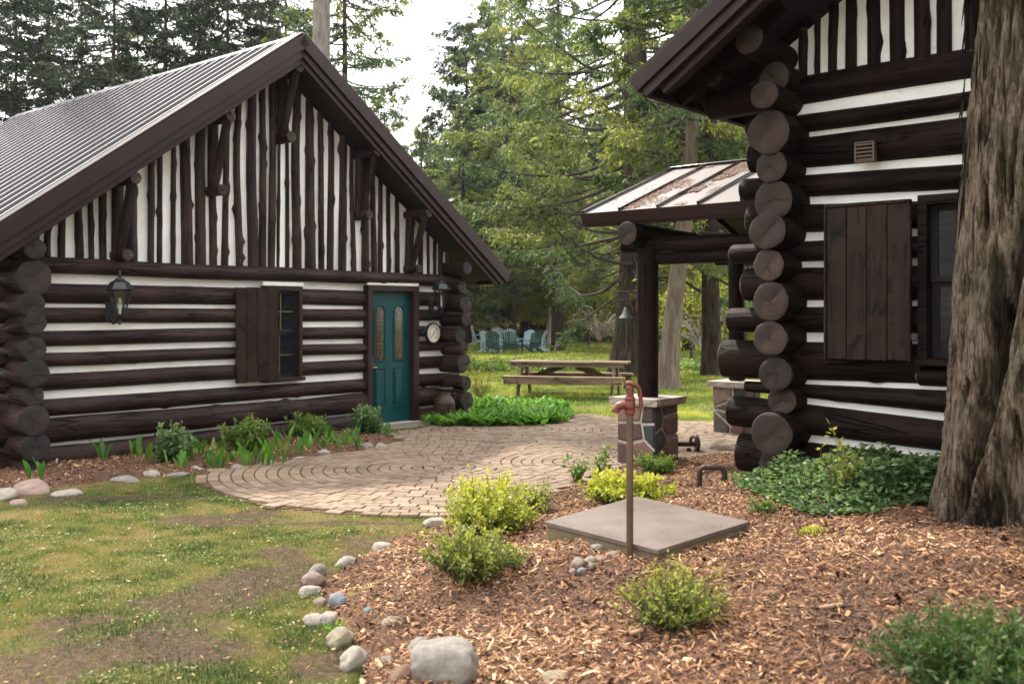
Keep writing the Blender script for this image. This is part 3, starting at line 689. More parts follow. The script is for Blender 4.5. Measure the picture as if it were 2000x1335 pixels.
# door of left cabin
def door_left():
    x0, x1, zb, zt = -.17, .89, .03, 2.13
    df = MB().box(x0, x0 + .09, -.13, .10, zb, zt - .085).box(x1 - .115, x1, -.13, .10, zb, zt - .085).box(x0, x1, -.132, .10, zt - .085, zt).build('door_frame', M_trim, CL, bevel=.005)
    MB().box(x0 - .02, x1 - .02, -.135, .03, zt + .001, zt + .05).build('cap', M_white, df, bevel=.006)
    MB().box(x0 - .05, x1 + .05, -.22, .10, -.06, .03).build('threshold', M_log, df, bevel=.006)
    MB().box(x0 + .02, x1 - .02, -.20, -.01, .031, .045).build('sill_plate', simple('worn_white_sill', (.5, .48, .43), (.22, .2, .18), .8, 9, (3, 1, 1), .2), df, bevel=.003)
    a, b, c, d = x0 + .09, x1 - .115, .046, zt - .085
    dr = MB().box(a, b, -.020, .025, c, d).build('door', M_teal, CL, bevel=.003)
    W_ = b - a; yf = -.0205
    def moulding(pts, name='moulding', r=.012):
        P = [Vector((x, yf - .004, z)) for x, z in pts]; P.append(P[0]); P.append(P[1]) 
        MB().tube(P, r, 8, cap=False).build(name, M_teal, dr, smooth=True)
    for cx in (a + W_ * .27, a + W_ * .73):
        hw = .105; z0_, z1_ = .99, 1.83; n = 12
        arch = [(cx - hw, z0_)] + [(cx + hw, z0_)] + [(cx + hw * math.cos(t), z1_ - hw + hw * math.sin(t)) for t in [math.pi * i / n for i in range(n + 1)]]
        moulding(arch, r=.013)
        inn = [(cx + (x - cx) * .72, z0_ + .03 + (z - z0_ - .03) * .975 if z > z0_ else z0_ + .03) for x, z in arch]
        g = MB().prism(inn, yf - .006, yf + .002, 0, lambda v: Vector((v.x, v.z, v.y))).build('glass_lite', M_lead, dr)
        cm = MB(); hw2 = hw * .70
        def ln(p, q): cm.tube([(p[0], yf - .008, p[1]), (q[0], yf - .008, q[1])], .0030, 5)
        for zc in (1.72, 1.36, 1.08):
            ln((cx, zc - .075), (cx + .045, zc)); ln((cx + .045, zc), (cx, zc + .075)); ln((cx, zc + .075), (cx - .045, zc)); ln((cx - .045, zc), (cx, zc - .075))
            ln((cx + .045, zc), (cx + hw2, zc)); ln((cx - .045, zc), (cx - hw2, zc))
        for zc in (1.60, 1.54, 1.25, 1.19, 1.47): ln((cx - hw2, zc), (cx + hw2, zc))
        ln((cx - .052, z0_ + .04), (cx - .052, 1.74)); ln((cx + .052, z0_ + .04), (cx + .052, 1.74))
        cm.build('lead_came', M_came, dr)
        p0, p1, q0, q1 = cx - hw, cx + hw, .30, .88
        moulding([(p0, q0), (p1, q0), (p1, q1), (p0, q1)], r=.012)
        MB().box(p0 + .03, p1 - .03, yf - .012, yf, q0 + .035, q1 - .035).build('raised_panel', M_teal, dr, bevel=.009)
    h = MB().box(a + .02, a + .062, yf - .008, yf, .80, 1.13).tube([(a + .04, yf - .01, 1.09), (a + .04, yf - .06, 1.06), (a + .04, yf - .065, .95), (a + .04, yf - .05, .86), (a + .04, yf - .01, .84)], .010, 8).lathe([(.026, 0), (.026, -.02), (.016, -.028)], 12, (a + .04, yf - .004, 1.17), 0, 'Y').build('handle', M_brass, dr, smooth=True)
    MB().tube([(a + .04, yf - .01, .90), (a + .06, yf - .05, .90), (a + .13, yf - .055, .90)], .008, 8).build('lever', M_brass, dr, smooth=True)
    MB().box(x0 + .05, x1 + .45, -.62, -.22, -.02, .035).build('door_step', simple('step_slab', (.22, .18, .13), (.16, .13, .09), .85, 6, bs=.4), CL, bevel=.008)
door_left()
# door bell bracket on the casing
MB().box(.885, .945, -.19, -.10, 1.40, 1.47).box(.895, .925, -.24, -.19, 1.43, 1.50).build('door_chime', M_black, CL, bevel=.008)
# cable down the left corner
MB().tube([(-5.02, -.14, 1.95), (-5.00, -.15, 1.2), (-4.985, -.14, .5), (-4.98, -.14, 0.0)], .007, 6).build('cable', M_black, CL)

def lantern(label, x, z, out=.34, sc=1.0, sides=6):
    M = Matrix.Translation(OL) @ Matrix.Rotation(RZL, 4, 'Z')
    loc = M @ Vector((x, -out, z)); t = thing('wall_lantern', label, 'lantern', loc, RZL, 'black carriage lanterns on the log wall')
    def ringpts(r, z, n=sides, ph=math.pi / 6): return [Vector((r * math.cos(2 * math.pi * i / n + ph), r * math.sin(2 * math.pi * i / n + ph), z)) for i in range(n)]
    def shell(levels, name, mat, par):
        n = sides; vs = [p for r, z_ in levels for p in ringpts(r * sc, z_ * sc)]; fs = [(k * n + i, k * n + (i + 1) % n, (k + 1) * n + (i + 1) % n, (k + 1) * n + i) for k in range(len(levels) - 1) for i in range(n)]
        fs += [tuple(range(n)), tuple(range((len(levels) - 1) * n, len(levels) * n))]
        return MB().add(vs, fs).build(name, mat, par)
    shell([(.150, .115), (.158, .125), (.150, .135), (.105, .205), (.055, .235), (.045, .250), (.022, .262)], 'lantern_roof', M_black, t)
    MB().lathe([(.014 * sc, .26 * sc), (.024 * sc, .285 * sc), (.012 * sc, .30 * sc), (.018 * sc, .315 * sc), (.003, .345 * sc)], 12).build('finial', M_black, t, smooth=True)
    lo, hi = ringpts(.055 * sc, -.17 * sc), ringpts(.125 * sc, .115 * sc)
    cg = MB()
    for a, b in zip(lo, hi): cg.tube([a, b], .009 * sc, 6)
    for k in range(sides): cg.tube([lo[k], lo[(k + 1) % sides]], .009 * sc, 6).tube([hi[k], hi[(k + 1) % sides]], .009 * sc, 6)
    cg.build('cage', M_black, t)
    for k in range(sides):
        a, b, c, d = lo[k], lo[(k + 1) % sides], hi[(k + 1) % sides], hi[k]
        MB().add([v * .985 for v in (a, b, c, d)], [(0, 1, 2, 3)]).build('pane', M_clear, t)
    shell([(.058, -.17), (.030, -.215), (.014, -.235), (.018, -.255), (.004, -.29)], 'base_cup', M_black, t)
    MB().lathe([(.016 * sc, -.17 * sc), (.016 * sc, -.06 * sc), (.010 * sc, -.05 * sc)], 10).build('candle_sleeve', M_white, t, smooth=True)
    MB().lathe([(.010 * sc, -.05 * sc), (.020 * sc, -.02 * sc), (.006 * sc, .03 * sc)], 10).build('bulb', glass('bulb_glass', (.5, .5, .46), .1), t, smooth=True)
    MB().box(-.055, .055, out - .13, out - .11, -.26 * sc, -.02 * sc).tube([(0, out - .12, -.20 * sc), (0, .15 * sc, -.27 * sc), (0, .06 * sc, -.25 * sc), (0, 0, -.215 * sc)], .016, 8).build('bracket', M_black, t, bevel=.005)
lantern('black hexagonal wall lantern under the gable bracket near the cabin\'s left corner', -4.19, 1.86, .34, 1.0)
lantern('black hexagonal wall lantern between the teal door and the log ends', 1.16, 1.97, .34, .98)

# dial thermometer
def dial():
    M = Matrix.Translation(OL) @ Matrix.Rotation(RZL, 4, 'Z'); loc = M @ Vector((1.17, -.15, 1.40))
    t = thing('dial_thermometer', 'round cream dial thermometer with dark rim right of the teal door', 'thermometer', loc, RZL)
    MB().lathe([(.165, .02), (.168, -.01), (.160, -.028), (.148, -.028), (.146, -.012)], 32, (0, 0, 0), 0, 'Y').build('rim', M_black, t, smooth=True)
    MB().lathe([(.147, -.005), (.147, -.014)], 32, (0, 0, 0), 0, 'Y').build('face', M_face, t)
    mb = MB()
    for k in range(41):
        a = math.radians(225 - 270 * k / 40 * 1.0); r0 = .118 if k % 4 == 0 else .126
        mb.beam((r0 * math.cos(a), -.0155, r0 * math.sin(a)), (.136 * math.cos(a), -.0155, .136 * math.sin(a)), .002, .003)
    mb.build('scale_marks', M_black, t)
    for k, s_ in enumerate(('-40', '-20', '0', '20', '40', '60', '80', '100', '120')):
        a = math.radians(225 - 270 * k / 8); c = bpy.data.curves.new('numeral', 'FONT'); c.body = s_; c.size = .036; c.align_x = 'CENTER'; c.align_y = 'CENTER'; c.extrude = .0008
        tmp = bpy.data.objects.new('numeral', c); COL.objects.link(tmp); bpy.context.view_layer.update(); me = bpy.data.meshes.new_from_object(tmp.evaluated_get(bpy.context.evaluated_depsgraph_get())); bpy.data.objects.remove(tmp); me.materials.clear(); me.materials.append(M_black); ob('numeral', me, t, (.095 * math.cos(a), -.0165, .095 * math.sin(a)), (math.radians(90), 0, 0))
    MB().beam((-.05, -.019, -.045), (.085, -.019, .082), .002, .006).lathe([(.01, -.014), (.01, -.022)], 12, (0, 0, 0), 0, 'Y').build('needle', M_rust, t)
dial()

# milk can
def milkcan():
    M = Matrix.Translation(OL) @ Matrix.Rotation(RZL, 4, 'Z'); loc = M @ Vector((1.12, -.45, 0.0))
    t = thing('milk_can', 'rusty brown milk can standing below the thermometer by the log corner', 'milk can', loc)
    MB().lathe([(.155, 0), (.165, .02), (.165, .30), (.168, .31), (.160, .34), (.135, .39), (.105, .43), (.095, .45), (.092, .50), (.10, .515), (.128, .53), (.135, .545), (.128, .555), (.095, .548), (.08, .52), (.08, .5)], 28).build('can_body', M_rust, t, smooth=True)
    for s_ in (-1, 1): MB().tube([(s_ * .10, 0, .46), (s_ * .16, 0, .47), (s_ * .18, 0, .42), (s_ * .15, 0, .37)], .009, 8).build('handle', M_rust, t, smooth=True)
milkcan()

# ================================================================= RIGHT CABIN
OR = Vector((2.39, 8.54, 0)); RZR = math.atan2(-.64, .768)
CR = thing('log_cabin', 'near brown log cabin at right with plank shutter, gable overhang and small porch', 'cabin', OR, RZR)
uq = lambda px: (8.54 * ((px - 1000) / F) - 2.39) / (.768 + .64 * ((px - 1000) / F)) * -1 if False else (8.54 * 0 + (((px - 1000) / F) * 8.54 - 2.39) / (.768 + .64 * ((px - 1000) / F)))
# z edges of logs at u=0 and at u=1.4 (they taper)
GR = [((3.464, 3.71), (3.49, 3.72)), ((3.233, 3.381), (3.254, 3.396)), ((2.945, 3.189), (2.923, 3.199)), ((2.696, 2.883), (2.656, 2.841)), ((2.386, 2.635), (2.37, 2.573)),
      ((2.154, 2.32), (2.14, 2.31)), ((1.813, 2.093), (1.83, 2.08)), ((1.538, 1.748), (1.55, 1.76)), ((1.145, 1.469), (1.16, 1.47)), ((1.006, 1.093), (.938, 1.108)), ((.687, .953), (.632, .866)), ((.30, .626), (.24, .572)), ((.0, .29), (-.02, .23))]
WR = (1.10, 2.0, 1.30, 2.62)
WRH = 9.4
for i, ((a0, b0), (a1, b1)) in enumerate(GR):
    zc0, zc1 = (a0 + b0) / 2, (a1 + b1) / 2; r0, r1 = (b0 - a0) / 2, (b1 - a1) / 2
    left = -.40 - [.35, .02, -.05, .02, -.04, .12, .0, .14, .22, .0, .14, .06, 0][i]
    if i == 0: left = -.75
    if i == 1: left = -.35
    for (p, q) in segs((a0 + a1) / 2, (b0 + b1) / 2, left, WRH, [WR]):
        qq = min(q, WRH); k = (zc1 - zc0) / 1.4; m = 2.2
        zz = lambda u: zc0 + k * min(max(u, -.3), m)
        rr = lambda u: (r0 + (r1 - r0) * min(max(u, 0), m) / 1.4)
        pts = [(p, min(qq, m))] + ([(m, qq)] if qq > m else [])
        for (s0, s1) in pts:
            if s1 - s0 < .05: continue
            ra, rb = rr(s0), rr(s1); L_ = s1 - s0
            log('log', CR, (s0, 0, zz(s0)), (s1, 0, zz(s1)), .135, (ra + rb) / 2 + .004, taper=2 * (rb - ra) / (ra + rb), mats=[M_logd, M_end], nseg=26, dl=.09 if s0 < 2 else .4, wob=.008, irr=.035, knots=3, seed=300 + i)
for i in range(len(GR) - 1):
    for (p, q) in segs(GR[i + 1][0][1], GR[i][0][0], 0, WRH, [WR]):
        MB().box(p, q, -.025 + .003 * (i % 3), .05, GR[i + 1][0][1] - .10, GR[i][0][0] + .10).build('chinking', M_chink, CR)
MB().box(0, WRH, .052, .12, -.1, 1.3).box(0, 1.10, .052, .12, 1.3, 3.7).box(2.0, WRH, .052, .12, 1.3, 3.7).box(1.10, 2.0, .052, .12, 2.62, 3.7).build('inner_wall', M_inner, CR)
DR = [(3.665, .13, .36), (3.495, .12, .52), (3.207, .185, .42), (2.922, .138, .40), (2.646, .175, .38), (2.383, .16, .42), (2.095, .138, .38), (1.81, .165, .40), (1.509, .152, .40), (1.212, .146, .36), (.97, .125, .26), (.715, .182, .40), (.43, .15, .25), (.15, .15, .2)]
for k, (z, r, o) in enumerate(DR):
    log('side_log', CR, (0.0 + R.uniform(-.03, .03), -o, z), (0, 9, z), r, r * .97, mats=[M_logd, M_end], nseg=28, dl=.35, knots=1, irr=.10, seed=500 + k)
MB().box(-.03, .03, .12, 9, -.1, 3.7).build('side_chinking', M_chink, CR)
MB().box(WRH, WRH + .1, 0, 9, -.1, 3.8).build('far_wall', M_inner, CR); MB().box(0, WRH, 9, 9.1, -.1, 3.8).build('rear_wall', M_inner, CR)
# gable of right cabin
SR = .67; RXR = 4.7; UL = lambda u: 3.99 + .64 * u if u < RXR else 3.99 + .64 * RXR - .64 * (u - RXR)
MB().prism([(-.15, 3.68), (WRH + .1, 3.68), (WRH + .1, UL(WRH) - .02), (RXR, UL(RXR)), (-.15, UL(-.15))], -.03, .08, 0, lambda v: Vector((v.x, v.z, v.y))).build('gable_chinking', M_chink, CR)
gaps = [(1541, 1561), (1577, 1597), (1607, 1625), (1642, 1658), (1678, 1695), (1720, 1737), (1767, 1786), (1817, 1837), (1865, 1885)]
gl = []
for g0, g1 in zip(gaps[:-1], gaps[1:]): gl.append((uq(g0 + (g1 and 0) + (g0 and 0)) if False else uq(g0 + (gaps[gaps.index((g0 if isinstance(g0, tuple) else g0))] and 0)) if False else 0, 0)) if False else gl.append((uq(g0[1]), uq(g1[0])))
gl.insert(0, (-.15, uq(1541)))
u = gl[-1][1] + (uq(1885) - uq(1865))
while u < WRH - .2:
    gl.append((u, u + .12)); u += .12 + R.uniform(.05, .08)
for (a, b) in gl:
    c = (a + b) / 2; r = (b - a) / 2 * 1.02; zt = UL(c) + .03
    if zt - 3.7 < .1: continue
    log('gable_log', CR, (c, -.035, 3.69), (c, -.035, zt), min(r, .06), r, mats=[M_logd, M_end], nseg=14, dl=.09, knots=3, irr=.11, kh_=(.2, .6), wob=.018)
# protruding plate log and eave purlins
log('purlin', CR, (-.06, -.66, 3.93), (-.04, .25, 3.86), .125, .12, mats=[M_logd, M_end], nseg=24, knots=1)
log('purlin', CR, (-.62, -.25, 3.80), (-.62, 7.5, 3.80), .10, .12, mats=[M_logd, M_end], nseg=16, dl=.5)
# roof
RT0 = 4.28
def PR(side):
    c = 1 / math.hypot(1, SR)
    def P(s, y, n=0):      # s measured from ridge downwards
        return Vector((RXR + side * (s * c + n * SR * c), y, RT0 + SR * RXR - s * SR * c + n * c))
    return P
SLR = (RXR + .93) * math.hypot(1, SR); YFR = -1.02
for side in (-1, 1):
    P = PR(side)
    def slab2(s0, s1, y0, y1, n0, n1):
        vs = [P(s, y, n) for s in (s0, s1) for y in (y0, y1) for n in (n0, n1)]
        return MB().add(vs, [(0, 1, 3, 2), (4, 6, 7, 5), (0, 4, 5, 1), (2, 3, 7, 6), (0, 2, 6, 4), (1, 5, 7, 3)])
    rf = slab2(0, SLR, YFR, 9.5, -.02, 0).build('roof', M_metal, CR)
    y = YFR + .3
    while y < 9.4:
        slab2(.06, SLR - .01, y - .02, y + .02, -.001, .03).build('roof_rib', M_metal, rf); y += .4
    slab2(0, SLR + .01, YFR - .03, YFR + .16, .001, .03).build('rake_flashing', M_trim, CR, bevel=.004)
    slab2(0, SLR + .02, YFR - .045, YFR + .02, -.12, .0008).build('fascia_board', M_trim, CR, bevel=.004)
    slab2(0, SLR - .02, YFR - .012, YFR + .02, -.20, -.121).build('fascia_board', M_trim, CR, bevel=.004)
    slab2(0, SLR - .14, YFR + .05, YFR + .12, -.26, -.1).build('barge_rafter', M_trim, CR, bevel=.004)
    slab2(0, SLR - .24, YFR + .15, YFR + .20, -.24, -.08).build('barge_rafter', M_trim, CR, bevel=.004)
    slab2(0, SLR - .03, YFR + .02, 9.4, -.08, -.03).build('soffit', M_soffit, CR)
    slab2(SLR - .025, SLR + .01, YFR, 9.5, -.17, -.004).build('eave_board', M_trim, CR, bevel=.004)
    if side < 0:
        for yy in np.arange(-.5, 9, .6):
            slab2(SLR - 1.2, SLR - .05, yy, yy + .06, -.20, -.081).build('rafter_tail', M_logd, CR)
# window of right cabin
log('log', CR, (1.09, 0, 1.225), (2.01, 0, 1.225), .125, .078, mats=[M_logd, M_end], nseg=20, knots=1)
def win_right():
    x0, x1, z0, z1 = WR
    wf = MB().box(x0, x0 + .07, -.14, .08, z0 + .06, z1 - .075).box(x1 - .07, x1, -.14, .08, z0 + .06, z1 - .075).box(x0, x1, -.142, .08, z1 - .075, z1).box(x0 - .01, x1, -.17, .08, z0, z0 + .06).build('window', M_logd, CR, bevel=.005)
    a, b, c, d = x0 + .07, x1 - .07, z0 + .06, z1 - .075; m = (c + d) / 2
    for (p, q, yy) in ((c, m, 0.0), (m, d, -.03)):
        MB().box(a, a + .05, yy, yy + .03, p, q).box(b - .05, b, yy, yy + .03, p, q).box(a + .05, b - .05, yy, yy + .03, p, p + .045).box(a + .05, b - .05, yy, yy + .03, q - .045, q).build('sash', M_inner, wf)
        MB().box(a + .05, b - .05, yy + .015, yy + .02, p + .045, q - .045).build('pane', M_dimclear, wf)
    MB().box(a - .4, b + .4, 1.15, 1.2, c - .8, d + .6).build('back_wall', M_inner, wf)
    for k in range(12):  # brown bars behind the glass imitate warm log reflections in the pane
        zc = c + .02 + k * .10
        MB().box(a - .3, b + .3, .95, 1.14, zc, zc + .05).build('reflection_bar', simple('log_reflection_brown', (.10, .045, .02), (.16, .08, .04), .6, 5, (1, 1, 8)) if k == 0 else bpy.data.materials['log_reflection_brown'], wf)
win_right()
shutter(CR, .40, 1.05, 1.335, 2.565, -.20, 4)
tr = MB().box(.40, 1.05, -.215, -.165, 2.566, 2.59).box(1.05, 1.07, -.215, -.165, 1.335, 2.59).box(.38, .399, -.215, -.165, 1.335, 2.59).build('shutter_frame', M_plank, CR, bevel=.003)
MB().tube([(1.06, -.19, 1.52), (1.09, -.2, 1.50), (1.12, -.17, 1.49)], .009, 6).box(1.05, 1.11, -.20, -.19, 1.50, 1.55).build('hook', M_black, CR)
v = MB()
for k in range(5): v.box(.635, .775, -.185, -.14, 2.925 + k * .03, 2.940 + k * .03)
v.box(.625, .64, -.19, -.13, 2.915, 3.075).box(.77, .785, -.19, -.13, 2.915, 3.075).box(.641, .769, -.19, -.13, 3.065, 3.076).box(.641, .769, -.19, -.13, 2.913, 2.922).build('vent_louver', simple('vent_brown', (.055, .024, .013), (.085, .036, .019), .5, 6), CR)
MB().prism([(.705 + .17 * math.cos(t), 3.06 + .10 * math.sin(t)) for t in [math.pi * k / 14 for k in range(15)]], -.150, -.10, 0, lambda v: Vector((v.x, v.z, v.y))).build('vent_hood', M_logd, CR)

# porch of right cabin (roof, posts, stone piers)
MI = (Matrix.Translation(OR) @ Matrix.Rotation(RZR, 4, 'Z')).inverted()
def RL(x, y, z=0): return MI @ Vector((x, y, z))
p1 = RL(1.54, 11.3); p2 = RL(3.22, 14.25)
print('porch local', p1, p2)
def voronoi_face(w_, h_, n, seed):
    rs = random.Random(seed); pts = []
    gx = max(2, round(w_ / .24)); gz = max(3, round(h_ / .24))
    for i in range(gx):
        for j in range(gz): pts.append(((i + .5 + rs.uniform(-.49, .49)) * w_ / gx, (j + .5 + (.25 if i % 2 else -.2) + rs.uniform(-.42, .42)) * h_ / gz))
    cells = []
    for a, p in enumerate(pts):
        poly = [(0, 0), (w_, 0), (w_, h_), (0, h_)]
        for b, q in enumerate(pts):
            if a == b: continue
            mx, mz_ = (p[0] + q[0]) / 2, (p[1] + q[1]) / 2; nx, nz = q[0] - p[0], q[1] - p[1]; L = math.hypot(nx, nz); nx /= L; nz /= L
            g = .017; out = []
            for i in range(len(poly)):
                A, B_ = poly[i], poly[(i + 1) % len(poly)]
                da = (A[0] - mx) * nx + (A[1] - mz_) * nz + g; db = (B_[0] - mx) * nx + (B_[1] - mz_) * nz + g
                if da <= 0: out.append(A)
                if (da < 0) != (db < 0):
                    t = da / (da - db); out.append((A[0] + t * (B_[0] - A[0]), A[1] + t * (B_[1] - A[1])))
            poly = out
            if len(poly) < 3: break
        if len(poly) >= 3: cells.append(poly)
    return cells
def pier(c, hw, h_, seed):
    pr = MB().box(c.x - hw, c.x + hw, c.y - hw, c.y + hw, -.05, h_).build('stone_pier', M_mortar, CR)
    for f in range(4):
        ang = f * math.pi / 2; Mx = Matrix.Translation((c.x, c.y, 0)) @ Matrix.Rotation(ang, 4, 'Z')
        for poly in voronoi_face(2 * hw, h_, 8, seed + f):
            cx = sum(p[0] for p in poly) / len(poly); cz = sum(p[1] for p in poly) / len(poly); d = R.uniform(.014, .035); n = len(poly)
            vs = [Mx @ Vector((x - hw, -hw + .002, z)) for x, z in poly] + [Mx @ Vector((x - hw, -hw - d * .6, z)) for x, z in poly] \
                + [Mx @ Vector((cx + (x - cx) * .82 - hw, -hw - d, cz + (z - cz) * .82)) for x, z in poly]
            fs = [tuple(range(2 * n, 3 * n))] + [(k * n + i, k * n + (i + 1) % n, (k + 1) * n + (i + 1) % n, (k + 1) * n + i) for k in (0, 1) for i in range(n)]
            MB().add(vs, fs).build('stone', R.choice(M_pier), pr)
    # cap with rough hewn edge
    n = 9; top = []; mb = MB(); rs = np.random.RandomState(seed); H2 = hw + .085
    per = [(-H2 + 2 * H2 * i / n, -H2) for i in range(n)] + [(H2, -H2 + 2 * H2 * i / n) for i in range(n)] + [(H2 - 2 * H2 * i / n, H2) for i in range(n)] + [(-H2, H2 - 2 * H2 * i / n) for i in range(n)]
    N = len(per); vs = []
    for lv, z in enumerate((h_ + .002, h_ + .03, h_ + .065, h_ + .085)):
        for (x, y) in per:
            j = 1 + rs.uniform(-.035, .012) * (1 if lv in (1, 2) else .3) - (.03 if lv == 0 else 0); vs.append(Vector((c.x + x * j, c.y + y * j, z)))
    fs = [(k * N + i, k * N + (i + 1) % N, (k + 1) * N + (i + 1) % N, (k + 1) * N + i) for k in range(3) for i in range(N)] + [tuple(range(3 * N, 4 * N)), tuple(range(N))]
    MB().add(vs, fs).build('cap_stone', M_capst, pr, smooth=False)
pier(p1, .235, .68, 5); pier(p2, .235, .66, 17)
ZB = 2.50
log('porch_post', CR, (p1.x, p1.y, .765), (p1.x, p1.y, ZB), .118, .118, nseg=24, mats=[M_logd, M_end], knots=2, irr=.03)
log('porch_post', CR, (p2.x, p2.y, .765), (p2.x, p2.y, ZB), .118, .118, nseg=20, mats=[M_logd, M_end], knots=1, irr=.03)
log('porch_beam', CR, (p1.x, p1.y - .42, ZB + .09), (p2.x, p2.y + .4, ZB + .09), .12, .13, nseg=20, mats=[M_logd, M_end], dl=.3)
log('porch_beam', CR, (p1.x - .32, p1.y, ZB - .02), (0.1, p1.y, ZB - .04), .085, .085, nseg=18, mats=[M_logd, M_end], dl=.15)
log('porch_brace', CR, (p1.x + .05, p1.y + .02, 2.36), (-.2, p1.y + .02, 2.31), .075, .07, nseg=16, mats=[M_logd, M_end], dl=.12, wob=.03)
log('porch_beam', CR, (p2.x - .32, p2.y, ZB - .02), (0.1, p2.y, ZB - .02), .085, .085, nseg=16, mats=[M_logd, M_end], dl=.3)
E0 = RL(.81, 11.52); e_x = E0.x; e_y = E0.y; ry = e_y + 2.03; ZE = 2.86; ZR = 3.60; hs = (ZR - ZE) / 2.03
def PP(x, s, n=0, side=1):       # s 0 at eave .. 2.03 at ridge
    c = 1 / math.hypot(1, hs); y = e_y + s if side == 1 else 2 * ry - e_y - s
    return Vector((x, y - side * n * hs * c, ZE + s * hs + n * c))
def pslab(x0, x1, s0, s1, n0, n1, side=1):
    vs = [PP(x, s, n, side) for x in (x0, x1) for s in (s0, s1) for n in (n0, n1)]
    return MB().add(vs, [(0, 1, 3, 2), (4, 6, 7, 5), (0, 4, 5, 1), (2, 3, 7, 6), (0, 2, 6, 4), (1, 5, 7, 3)])
for side in (1, -1):
    pr_ = pslab(e_x, .2, 0, 2.03, -.02, 0, side).build('porch_roof', M_porch, CR)
    x = e_x + .02
    for kx in (0.01, .50, 1.0, 1.5, 2.0):
        pslab(e_x + kx, e_x + kx + .028, -.002, 2.02, .0005, .035, side).build('roof_seam', M_metal, pr_)
    pslab(e_x - .012, .1, -.015, .0, -.13, .004, side).build('eave_trim', M_trim, CR, bevel=.003)
    pslab(e_x + .01, .1, .001, .03, -.17, -.131, side).build('eave_trim', M_trim, CR, bevel=.003)
    pslab(e_x - .015, e_x - .001, .0, 2.03, -.13, .03, side).build('rake_trim', M_trim, CR, bevel=.003)
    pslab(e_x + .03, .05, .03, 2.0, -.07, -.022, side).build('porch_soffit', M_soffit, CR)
log('ridge_trim', CR, (e_x - .02, ry, ZR + .015), (.2, ry, ZR + .015), .05, .02, nseg=8, mats=[M_metal, M_metal], dl=1, knots=0, wob=0, irr=0)
# fallen needles on porch roof
def needles():
    n = 5200; x = NR.uniform(0, 1, n); s = NR.uniform(.05, 1.95, n)
    x = np.where(NR.rand(n) < .55, 1.0 + .48 * NR.beta(1.2, 2.6, n), np.where(NR.rand(n) < .65, .5 + .5 * NR.beta(1.1, 3, n), NR.uniform(.0, 1.5, n)))
    m_ = fbm(x * 4, s * 3, 0, 77) + np.where((x > 1.0) & (x < 1.25) & (s > .9), .22, 0) > .53
    x = x[m_]; s = s[m_]; n = len(x); P0 = np.array([tuple(PP(e_x + .03 + a, b, .004 + .012 * random.random())) for a, b in zip(x, s)])
    a = NR.uniform(0, 2 * math.pi, n); L = NR.uniform(.012, .04, n); d = np.stack([np.cos(a) * L, np.sin(a) * L, np.sin(a) * L * hs], -1); w_ = np.stack([-np.sin(a), np.cos(a), np.cos(a) * hs], -1) * .006
    V = np.stack([P0 - d / 2 - w_, P0 + d / 2 - w_, P0 + d / 2 + w_ + [0, 0, .004], P0 - d / 2 + w_], 1).reshape(-1, 3)
    o = ob('fallen_needles', mesh_np('fallen_needles', V, np.arange(4 * n).reshape(-1, 4), M_chip, None, False, dict(rnd=np.repeat(NR.uniform(0, .45, n), 4))), CR)
    o['kind'] = 'stuff'
needles()

# dinner bell hung from the porch post
def bell():
    q = OR; c = (Matrix.Translation(OR) @ Matrix.Rotation(RZR, 4, 'Z')) @ Vector((p1.x, p1.y, 0))
    t = thing('dinner_bell', 'small grey iron bell hanging from a scroll bracket on the porch post', 'bell', (c.x - .11, c.y - .02, 1.83))
    br = MB().box(-.02, .0, -.03, .03, -.10, .16)
    br.tube([(-.01, 0, .12), (-.30, 0, .12)], .010, 6).tube([(-.01, 0, .02), (-.24, 0, .02)], .007, 6)
    for k, st in enumerate(([(0, 1, 0, 0), (0, 0, 1, 0)], [(0, 0, 0, 1), (0, 1, 1, 1), (1, 1, 1, 0), (1, 0, 0, 0)], [(0, 0, 0, 1), (0, 1, .7, 1), (.7, 1, 1, .5), (1, .5, .7, 0), (.7, 0, 0, 0)], [(1, 1, 0, 1), (0, 1, 0, 0), (0, 0, 1, 0), (1, 0, 1, .5), (1, .5, .5, .5)], [(1, 1, 0, 1), (0, 1, 0, 0), (0, 0, 1, 0), (0, .5, .8, .5)])):
        x0 = -.265 + k * .052
        for (a, b, c_, d) in st: br.tube([(x0 + a * .036, 0, .03 + b * .078), (x0 + c_ * .036, 0, .03 + d * .078)], .0055, 5)
    br.tube([(-.01, 0, -.08), (-.06, 0, -.06), (-.09, 0, .0), (-.06, 0, .05)], .010, 6).tube([(-.14, 0, .02), (-.14, 0, -.03), (-.135, 0, -.05)], .008, 6)
    br.build('bracket', M_rust, t)
    MB().lathe([(.012, -.055), (.020, -.06), (.030, -.09), (.045, -.13), (.075, -.165), (.082, -.175), (.078, -.178), (.04, -.14), (.01, -.09)], 20, (-.14, 0, 0)).build('bell_cup', simple('dull_zinc', (.06, .062, .066), (.10, .10, .105), .55, 12, metal=.2), t, smooth=True)
    MB().tube([(-.14, 0, -.12), (-.14, 0, -.22), (-.13, 0, -.34), (-.15, 0, -.44), (-.12, 0, -.50)], .005, 5).build('pull_cord', M_black, t)
bell()

